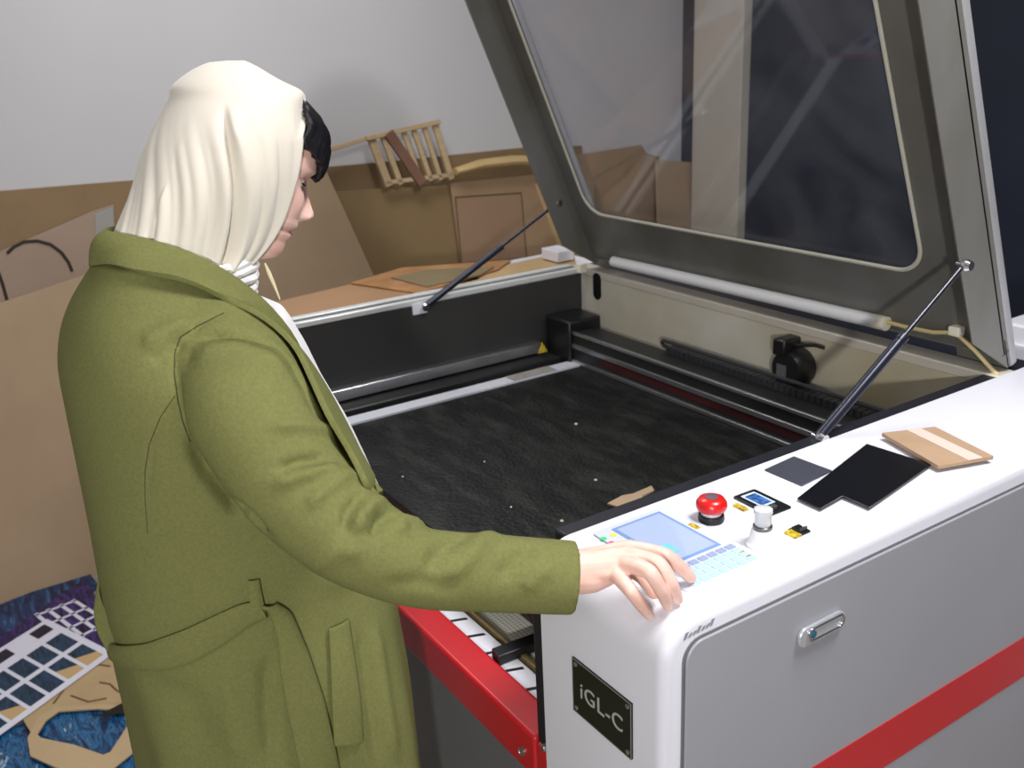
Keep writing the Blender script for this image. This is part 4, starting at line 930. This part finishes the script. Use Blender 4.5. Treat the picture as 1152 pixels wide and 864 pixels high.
sd = hair.modifiers.new('s', 'SOLIDIFY'); sd.thickness = 0.006; sd.offset = -1

# ---- headscarf
SLh = poly(((64, 262), (67, 256), (68, 249), (69.5, 240), (73, 227), (78, 216), (90, 199), (102, 188), (127, 174), (151, 163), (165, 158), (190, 150), (215, 141), (240, 130), (262, 118), (300, 112)))
SRh = poly(((64, 262), (67, 267), (68, 272), (70, 279), (73, 287), (83, 303), (95, 324), (101, 338), (104, 341), (130, 341), (160, 338), (190, 333), (215, 326), (240, 317), (262, 305), (280, 291), (293, 278), (300, 268), (320, 262)))
Gs = []
zt_h = onx(258, 68, XP)[2]
zb_h = 1.380
NR, NA = 90, 200
HR_ = []
for i in range(NR):
    s_ = i / (NR - 1)
    z = zt_h - 0.0008 - (zt_h - zb_h) * (s_ ** 1.35)
    dz = zt_h - z
    a = 0.092 * math.sqrt(min(1, dz / 0.085 * (2 - min(1, dz / 0.085)))) if dz < 0.085 else 0.092
    t_ = min(1, max(0, (1.52 - z) / 0.15)); a -= 0.032 * t_ * t_ * (3 - 2 * t_) * (1 if z < 1.53 else 0)
    vb = proj((XP, 0.40, z))[1]
    thb = math.radians(min(48, max(0, vb - 98) * 0.9)) if vb > 98 else None
    yc, b_ = solve_ring(z, XP, a, SLh, SRh, thb)
    HR_.append([s_, z, dz, a, yc, b_, -1 if thb is None else thb])
HR_ = np.array(HR_)
for _ in range(10):
    HR_[1:-1, 3:6] = (HR_[:-2, 3:6] + 2 * HR_[1:-1, 3:6] + HR_[2:, 3:6]) / 4
for i in range(NR):
    s_, z, dz, a, yc, b_, thb = HR_[i]; face = thb >= 0
    open_ = 0.0 if not face else thb
    row = []
    amp = 0.0135 * min(1, max(0, (dz - 0.050) / 0.09))
    for j in range(NA):
        th = open_ + (2 * PI - 2 * open_) * j / (NA - 1)
        side = th if th <= PI else 2 * PI - th
        # folds sweep forward as they go down
        conv = 1 + 0.55 * max(0, s_ - 0.25)
        ph = side * conv + 0.35 * max(0, s_ - 0.3)
        f1 = abs(_s(6.3 * ph + 0.9 * _s(2.1 * ph) + 0.5)) ** 0.8; f2 = abs(_s(11.7 * ph + 1.7 * _s(1.3 * ph) + (0 if th <= PI else 0.8))) ** 0.9
        fold = amp * (0.62 * (f1 - 0.62) + 0.42 * (f2 - 0.6)) * (0.35 if side > 2.5 else 1.0) * min(1, max(0.12, (side - open_) / 0.35))
        # one long deep fold that parts the back drape
        c_ = 2.05 - 0.62 * max(0, (s_ - 0.30)) / 0.6
        fold -= 0.012 * gs(side, c_, 0.045) * min(1, max(0, (s_ - 0.28) / 0.15))
        fold += 0.008 * gs(side, c_ - 0.11, 0.07) * min(1, max(0, (s_ - 0.28) / 0.15))
        rim = 0.003 * gs(side - open_, 0, 0.08) if face else 0
        x = (a + fold + rim) * _s(th); y = (b_ + fold + rim) * _c(th)
        row.append((XP + x, yc + y, z))
    Gs.append(row)
mb = MB().grid(Gs)
top = (XP, sum(p[1] for p in Gs[0]) / NA, zt_h)
o0 = len(mb.v); mb.v.append(top); mb.f += [(j + 1, j, o0) for j in range(NA - 1)]
hj = mb.build('headscarf', scarf, person, smooth=True, angle=180)
sd = hj.modifiers.new('s', 'SOLIDIFY'); sd.thickness = 0.003; sd.offset = -1
hh = bmesh.new(); hh.from_mesh(hj.data); bmesh.ops.remove_doubles(hh, verts=hh.verts, dist=0.0002); bmesh.ops.recalc_face_normals(hh, faces=hh.faces); hh.to_mesh(hj.data); hh.free()
# loose cord end under the chin
MB().tube([onx(298, 296, XP + 0.04), onx(303, 308, XP + 0.045), onx(309, 322, XP + 0.05), onx(315, 337, XP + 0.055)], [0.0012, 0.0026, 0.0020, 0.0008], 8).build('scarf_end', mat('cord_cream', (196, 184, 152), 0.7), hj, smooth=True)

# ---- coat body
SLc = poly(((258, 120), (268, 109), (285, 106), (300, 104), (318, 92), (335, 82), (350, 75), (370, 68), (385, 66), (410, 64), (440, 70), (490, 80), (540, 90), (590, 100), (640, 109), (690, 117), (722, 124), (745, 130), (790, 142), (864, 160), (1100, 215)))
SRc = poly(((258, 215), (280, 235), (300, 262), (330, 296), (350, 314), (385, 334), (420, 352), (470, 383), (512, 403), (555, 423), (620, 437), (680, 444), (740, 455), (850, 468), (1100, 505)))
CO = MB(); Gc = []
prof_a = ((0.42, 0.235), (0.60, 0.220), (0.80, 0.200), (0.92, 0.185), (1.00, 0.172), (1.10, 0.175), (1.20, 0.187), (1.26, 0.190), (1.30, 0.186), (1.33, 0.172), (1.355, 0.150), (1.38, 0.118), (1.40, 0.092), (1.42, 0.080))
ZC = [0.42 + (1.41 - 0.42) * (1 - (1 - t) ** 1.35) for t in np.linspace(0, 1, 70)]
COAT = []
for z in ZC:
    a = interp(prof_a, z)
    yc, b_ = solve_ring(z, XP, a, SLc, SRc)
    COAT.append((z, a, yc, b_))
COAT = np.array(COAT)
for col_ in (2, 3):
    c_ = COAT[:, col_].copy()
    for _ in range(2): c_[1:-1] = (c_[:-2] + 2 * c_[1:-1] + c_[2:]) / 4
    COAT[:, col_] = c_
print('coat z,a,yc,b', [tuple(np.round(r, 3)) for r in COAT[::8]])
for z, a, yc, b_ in COAT:
    row = []
    for k in range(110):
        th = 2 * PI * k / 110; e = 0.88
        ct, st = _c(th), _s(th)
        x = a * math.copysign(abs(st) ** e, st); y = b_ * math.copysign(abs(ct) ** e, ct)
        if z < 0.98:      # skirt flares in soft folds
            y += 0.006 * _s(9 * th) * min(1, (0.98 - z) / 0.25); x += 0.006 * _s(7 * th + 1) * min(1, (0.98 - z) / 0.25)
        if ct > 0 and z > 1.02: y -= 0.022 * gs(x, 0, 0.060) * min(1, (z - 1.02) / 0.15)
        row.append((XP + x, yc + y, z))
    Gc.append(row)
CO.grid(Gc, closed_u=True); CO.f += [tuple(range(110))[::-1], tuple(range(69 * 110, 70 * 110))]
# sleeves
def sleeve(pts, rad):
    q, r = tube_r(pts, rad, 32); q, r = q[:-4], r[:-4]; CO.tube(q, r, 36)
wdir = WRR - ELR; wdir /= np.linalg.norm(wdir)
cuff = onz(647, 650, 1.060)
sl_pts = [np.array([-1.06, 0.275, 1.318]), np.array([-1.005, 0.280, 1.290]), atd(284, 466, 1.015), atd(331, 543, 1.01), atd(396, 603, 1.005), atd(470, 638, 1.025), atd(560, 645, 1.06), cuff]
sl_rad = [0.066, 0.069, 0.066, 0.060, 0.0515, 0.0425, 0.0425, 0.0405]
sleeve(sl_pts, sl_rad)
sleeve([np.array([XP - 0.09, 0.275, 1.318]), np.array([XP - 0.15, 0.28, 1.290]), np.array([XP - 0.205, 0.28, 1.20]), ELL, LW + np.array([0, 0, 0.02])], [0.070, 0.074, 0.070, 0.060, 0.046])
coat_o = remeshed(tmp_obj(CO), 0.0042, 5)

def bvh_of(o): return BVHTree.FromObject(o, bpy.context.evaluated_depsgraph_get())
bv = bvh_of(coat_o); EYE = Vector(C0)
def hit(u, v, fallback=True):
    d = Vector(ray(u, v)).normalized(); p, n, i, t = bv.ray_cast(EYE, d)
    if p is None and fallback:
        q = EYE + d * 1.1; p, n, i, t = bv.find_nearest(q)
    return np.array(p), np.array(n)
def densify(pts, step=4.0):
    out = []
    for a, b_ in zip(pts[:-1], pts[1:]):
        n = max(1, int(math.hypot(b_[0] - a[0], b_[1] - a[1]) / step))
        out += [lerp(a, b_, k / n) for k in range(n)]
    return out + [pts[-1]]
def crease(me, lines):
    V = verts_np(me); N = norms_np(me); D = np.zeros(len(V))
    for pts, width, depth in lines:
        P = np.array([hit(*p)[0] for p in densify(pts)])
        m_ = np.all((V > P.min(0) - 3 * width) & (V < P.max(0) + 3 * width), 1); idx = np.nonzero(m_)[0]
        d = np.full(len(idx), 9.0); tt = np.zeros(len(idx))
        for k, p in enumerate(P):
            dd = np.linalg.norm(V[idx] - p, axis=1); c_ = dd < d; d[c_] = dd[c_]; tt[c_] = k / max(1, len(P) - 1)
        D[idx] += 1.35 * depth * np.exp(-(d / width) ** 2) * np.clip(np.sin(PI * np.clip(tt, 0, 1)) * 1.6 + 0.15, 0, 1)
    set_verts(me, V + N * D[:, None])
W = []
def cr(pts, w_, d_): W.append((pts, w_, d_))
# armhole crease and seam valley
cr(((252, 352), (225, 365), (203, 378), (196, 400), (200, 440), (206, 470), (214, 500), (228, 535)), 0.005, -0.0035)
cr(((205, 382), (240, 376), (280, 381), (310, 394), (330, 414), (345, 440), (355, 465)), 0.008, -0.007)
cr(((215, 400), (260, 395), (300, 405), (322, 425)), 0.016, 0.006)
cr(((214, 495), (235, 535), (262, 566), (300, 600)), 0.009, -0.014)
# elbow and forearm wrinkles
cr(((305, 480), (335, 478), (365, 482), (375, 490)), 0.007, 0.005)
cr(((305, 545), (335, 535), (365, 528), (385, 530)), 0.008, 0.006)
cr(((310, 530), (340, 520), (370, 516)), 0.006, -0.006)
cr(((345, 570), (370, 548), (390, 535), (405, 532)), 0.007, 0.005)
cr(((400, 600), (405, 580), (420, 565), (436, 566)), 0.008, 0.007)
cr(((385, 600), (393, 575), (408, 556)), 0.006, -0.007)
cr(((420, 605), (428, 585), (440, 578)), 0.006, -0.008)
cr(((445, 600), (455, 585), (475, 590)), 0.008, 0.005)
cr(((480, 640), (500, 615), (525, 600)), 0.008, -0.005)
cr(((500, 650), (525, 630), (545, 605), (560, 598)), 0.010, 0.005)
cr(((560, 650), (580, 630), (600, 612)), 0.008, -0.0045)
cr(((590, 665), (605, 645), (625, 640)), 0.009, 0.004)
cr(((430, 660), (470, 655), (520, 665)), 0.010, -0.003)
cr(((350, 640), (380, 620), (410, 618)), 0.010, 0.004)
# back: soft drags towards the armhole
cr(((165, 560), (172, 500), (190, 455)), 0.004, -0.0018)
cr(((160, 390), (190, 372), (215, 360)), 0.012, 0.004)
cr(((170, 410), (192, 390), (205, 380)), 0.010, -0.004)
cr(((150, 760), (215, 790), (230, 850)), 0.02, -0.004)
cr(((255, 740), (262, 800), (270, 860)), 0.016, 0.004)
cr(((300, 735), (300, 800), (305, 860)), 0.010, -0.006)
cr(((420, 700), (432, 780), (445, 860)), 0.012, 0.005)
cr(((405, 700), (415, 780), (425, 860)), 0.009, -0.004)
crease(coat_o.data, W)
coat = finish(coat_o, 'coat', wool, person)
coat['label'] = 'olive green wool coat'
bv = BVHTree.FromPolygons([Vector(p) + Vector(worldloc(person)) for p in verts_np(coat.data)], [tuple(p.vertices) for p in coat.data.polygons])

def surf_strip(name, A, B, off, th, material, parent, nw=9, step=4.0, edge_round=True, mirror=False, offA=None):
    """strip of cloth laid over the coat between two outlines given along their length"""
    n = max(len(densify(A, step)), 12)
    def res(L):
        L = np.array(L, float); d = np.concatenate([[0], np.cumsum(np.linalg.norm(np.diff(L, axis=0), axis=1))]); t = np.linspace(0, d[-1], n)
        return np.stack([np.interp(t, d, L[:, 0]), np.interp(t, d, L[:, 1])], 1)
    a, b_ = res(A), res(B); G = []
    for i in range(n):
        row = []
        for k in range(nw):
            s_ = k / (nw - 1); u, v = a[i] * (1 - s_) + b_[i] * s_; p, nn = hit(u, v)
            lift = off * (1.0 if 0 < k < nw - 1 else 0.5)
            row.append(p + nn * lift)
        G.append(row)
    G = np.array(G)
    for _ in range(3):
        G[1:-1] = (G[:-2] + 2 * G[1:-1] + G[2:]) / 4
        G[:, 1:-1] = (G[:, :-2] + 2 * G[:, 1:-1] + G[:, 2:]) / 4
    o = MB().grid([list(r) for r in G]).build(name, material, parent, smooth=True, angle=180)
    # face outwards
    me = o.data; nsum = sum((Vector(p.normal).dot(Vector(C0) - Vector(p.center) - Vector(worldloc(o))) for p in me.polygons))
    if nsum < 0: me.flip_normals()
    s1 = o.modifiers.new('s', 'SOLIDIFY'); s1.thickness = th; s1.offset = 0.6
    bvv = o.modifiers.new('b', 'BEVEL'); bvv.width = th * 0.35; bvv.segments = 2; bvv.limit_method = 'ANGLE'; bvv.angle_limit = math.radians(50)
    return o
# belt from the back to the side loop, then hanging
belt = surf_strip('belt', ((126, 722), (140, 726), (167, 723), (208, 707), (243, 690), (272, 677), (290, 675)), ((131, 741), (145, 749), (184, 752), (215, 744), (250, 724), (285, 698), (300, 692)), 0.006, 0.004, wool, coat)
surf_strip('belt_end', ((292, 678), (303, 684), (312, 719), (318, 774), (328, 823), (340, 880)), ((308, 677), (324, 686), (345, 736), (362, 788), (376, 850), (381, 880)), 0.009, 0.004, wool, belt)
surf_strip('belt_loop', ((278, 651), (280, 672), (285, 694)), ((290, 649), (294, 670), (299, 692)), 0.0085, 0.002, wool, coat, nw=4)
surf_strip('pocket_welt', ((368, 706), (370, 750), (372, 800), (374, 838)), ((389, 696), (396, 740), (403, 790), (406, 834)), 0.006, 0.004, wool, coat, nw=6)
# slack of the belt standing off the back
q_ = [onx(112, 648, XP - 0.03), onx(106, 668, XP - 0.02), onx(110, 695, XP - 0.005), onx(127, 724, XP + 0.02), onx(140, 737, XP + 0.05)]
G = []
for i, p in enumerate(q_):
    w_ = (0.012, 0.016, 0.019, 0.018, 0.016)[i]; G.append([p + np.array([-0.002 * 0, 0, 0]) + np.array([0, 0.35 * w_ * s_, 0.9 * w_ * s_]) + np.array([-0.25 * w_ * s_, 0, 0]) for s_ in (-1, -0.3, 0.3, 1)])
bs = MB().grid(G).build('belt_slack', wool, belt, smooth=True)
sd = bs.modifiers.new('su', 'SUBSURF'); sd.levels = 2; sd.render_levels = 2; sd = bs.modifiers.new('s', 'SOLIDIFY'); sd.thickness = 0.003
# seams: thin lines pressed on the cloth
seam_m = mat('seam_dark', (62, 64, 34), 0.95)
def seam(pts, r=0.0009, off=-0.0002):
    P = [hit(*p) for p in densify(pts, 3)]
    MB().tube([p + n * off for p, n in P], r, 6).build('seam', seam_m, coat, smooth=True)
seam(((252, 352), (240, 358), (222, 367), (203, 379), (197, 395), (196, 420), (200, 450), (206, 475), (214, 497)))
seam(((197, 445), (180, 470), (168, 500), (163, 530), (163, 560), (166, 600)), 0.0006)

# collar and lapels: near half from outlines, far half mirrored
UP = (((118, 261), 0.0), ((140, 265), 0.035), ((165, 270), 0.056), ((200, 279), 0.070), ((235, 295), 0.076), ((268, 319), 0.075), ((300, 346), 0.070), ((330, 384), 0.062), ((352, 418), 0.058), ((385, 468), 0.058), ((405, 510), 0.058), ((425, 555), 0.058), ((440, 620), -0.058), ((446, 660), -0.058))
LO = (((103, 300), 0.0), ((130, 304), 0.050), ((155, 307), 0.088), ((185, 309), 0.112), ((215, 316), 0.124), ((250, 335), 0.126), ((290, 360), 0.118), ((325, 392), 0.106), ((344, 432), 0.098), ((364, 478), 0.094), ((386, 512), 0.090), ((412, 556), 0.086), ((428, 620), -0.075), ((436, 660), -0.075))
def edge3(T, lift, n=70):
    P = []
    for (u, v), dx in T:
        p = onx(u, v, XP + abs(dx)); h_, hn = hit(u, v, False) if u > 118 and dx > 0 else (None, None)
        if h_ is not None and h_.shape == (3,) and h_[0] is not None:
            h_ = h_ + hn * lift
            if np.linalg.norm(h_ - C0) < np.linalg.norm(p - C0): p = h_
        P.append(p)
    P = np.array(P); d = np.concatenate([[0], np.cumsum(np.linalg.norm(np.diff(P, axis=0), axis=1))]); t = np.linspace(0, 1, n)
    return np.stack([np.interp(t * d[-1], d, P[:, k]) for k in range(3)], 1)
A, B = edge3(UP, 0.004), edge3(LO, 0.009)
for _ in range(3):
    A[1:-1] = (A[:-2] + 2 * A[1:-1] + A[2:]) / 4; B[1:-1] = (B[:-2] + 2 * B[1:-1] + B[2:]) / 4
G = []
nw = 10
for i in range(len(A)):
    mid = (A[i] + B[i]) / 2; row = []
    for k in range(nw):
        s_ = k / (nw - 1); p = A[i] * (1 - s_) + B[i] * s_
        bul = 0.008 * _s(PI * s_) * (1 if i < 40 else 0.5)
        p = p + np.array([0.5 * min(1, i / 10), -0.5 * (1 - min(1, i / 25)), 0.75]) * bul
        row.append(p)
    G.append(row)
def mir(p): return np.array([2 * XP - p[0], p[1], p[2]])
full = [[mir(p) for p in r] for r in G[:0:-1]] + G
cl_ = MB().grid(full).build('collar', wool, coat, smooth=True, angle=180)
me = cl_.data
if sum(p.normal.dot(Vector(C0) - Vector(worldloc(cl_)) - p.center) for p in me.polygons) < 0: me.flip_normals()
s1 = cl_.modifiers.new('s', 'SOLIDIFY'); s1.thickness = 0.006; s1.offset = 0
bvv = cl_.modifiers.new('b', 'BEVEL'); bvv.width = 0.002; bvv.segments = 2; bvv.limit_method = 'ANGLE'; bvv.angle_limit = math.radians(50)

# ---- white knit top: turtleneck and front
Gt = []
SRt = poly(((258, 262), (280, 280), (300, 290), (318, 297), (330, 305), (350, 323), (385, 344), (420, 361), (470, 391), (512, 411), (555, 430), (620, 441), (680, 446)))
for z, yc, b_ in [(r[0], r[2], r[3]) for r in COAT if 0.98 < r[0] < 1.335]:
    v = proj((XP + 0.05, yc + b_, z))[1]
    # front follows the outline, a little proud of the lapel
    yf = None
    lo_y, hi_y = yc, yc + b_ + 0.12
    for _ in range(40):
        my = (lo_y + hi_y) / 2; a_ = 0.085
        # largest column of the front arc
        uu = max(proj((XP + a_ * _s(t), my - 0.055 + 0.055 * _c(t), z))[0] - SRt(proj((XP + a_ * _s(t), my - 0.055 + 0.055 * _c(t), z))[1]) for t in np.linspace(0, 1.4, 12))
        if uu > 0: hi_y = my
        else: lo_y = my
    yfr = lo_y
    Gt.append([(XP + 0.085 * _s(2 * PI * k / 60), yfr - 0.055 + 0.055 * _c(2 * PI * k / 60), z) for k in range(60)])
for zz_, a, b_, yc_ in ((1.345, 0.064, 0.060, 0.300), (1.365, 0.061, 0.056, 0.301), (1.385, 0.060, 0.055, 0.305), (1.398, 0.059, 0.054, 0.309)):
    Gt.append([(XP + a * _s(2 * PI * k / 60), yc_ + b_ * _c(2 * PI * k / 60), zz_) for k in range(60)])
Gt = np.array(Gt)
mbt = MB().grid([list(map(tuple, r)) for r in Gt], closed_u=True)
sh = mbt.build('knit_top', shirt_m, person, smooth=True, angle=180)
for k, zz_ in enumerate((1.346, 1.358, 1.370, 1.382, 1.393)):
    MB().tube([(XP + 0.0600 * _s(2 * PI * t / 40), 0.300 + 0.0022 * k + 0.0560 * _c(2 * PI * t / 40), zz_ + 0.004 * _c(2 * PI * t / 40) + 0.0015 * _s(10 * PI * t / 40 + k)) for t in range(41)], 0.0062, 8, cap=False).build('neck_rib', shirt_m, sh, smooth=True)

# ---- trousers and shoes (below the frame)
for sx in (-1, 1):
    q, r = tube_r([(XP + sx * 0.085, 0.27, 0.80), (XP + sx * 0.095, 0.275, 0.68), (XP + sx * 0.095, 0.29, 0.46), (XP + sx * 0.095, 0.267, 0.06)], [0.096, 0.092, 0.070, 0.058])
    MB().tube(q[:-4], r[:-4], 24).build('trouser_leg', trouser_m, person, smooth=True)
    q, r = tube_r([(XP + sx * 0.095, 0.235, 0.052), (XP + sx * 0.10, 0.33, 0.050), (XP + sx * 0.103, 0.43, 0.038)], [0.046, 0.048, 0.034])
    MB().tube(q, r, 20).build('shoe', shoe_m, person, smooth=True)
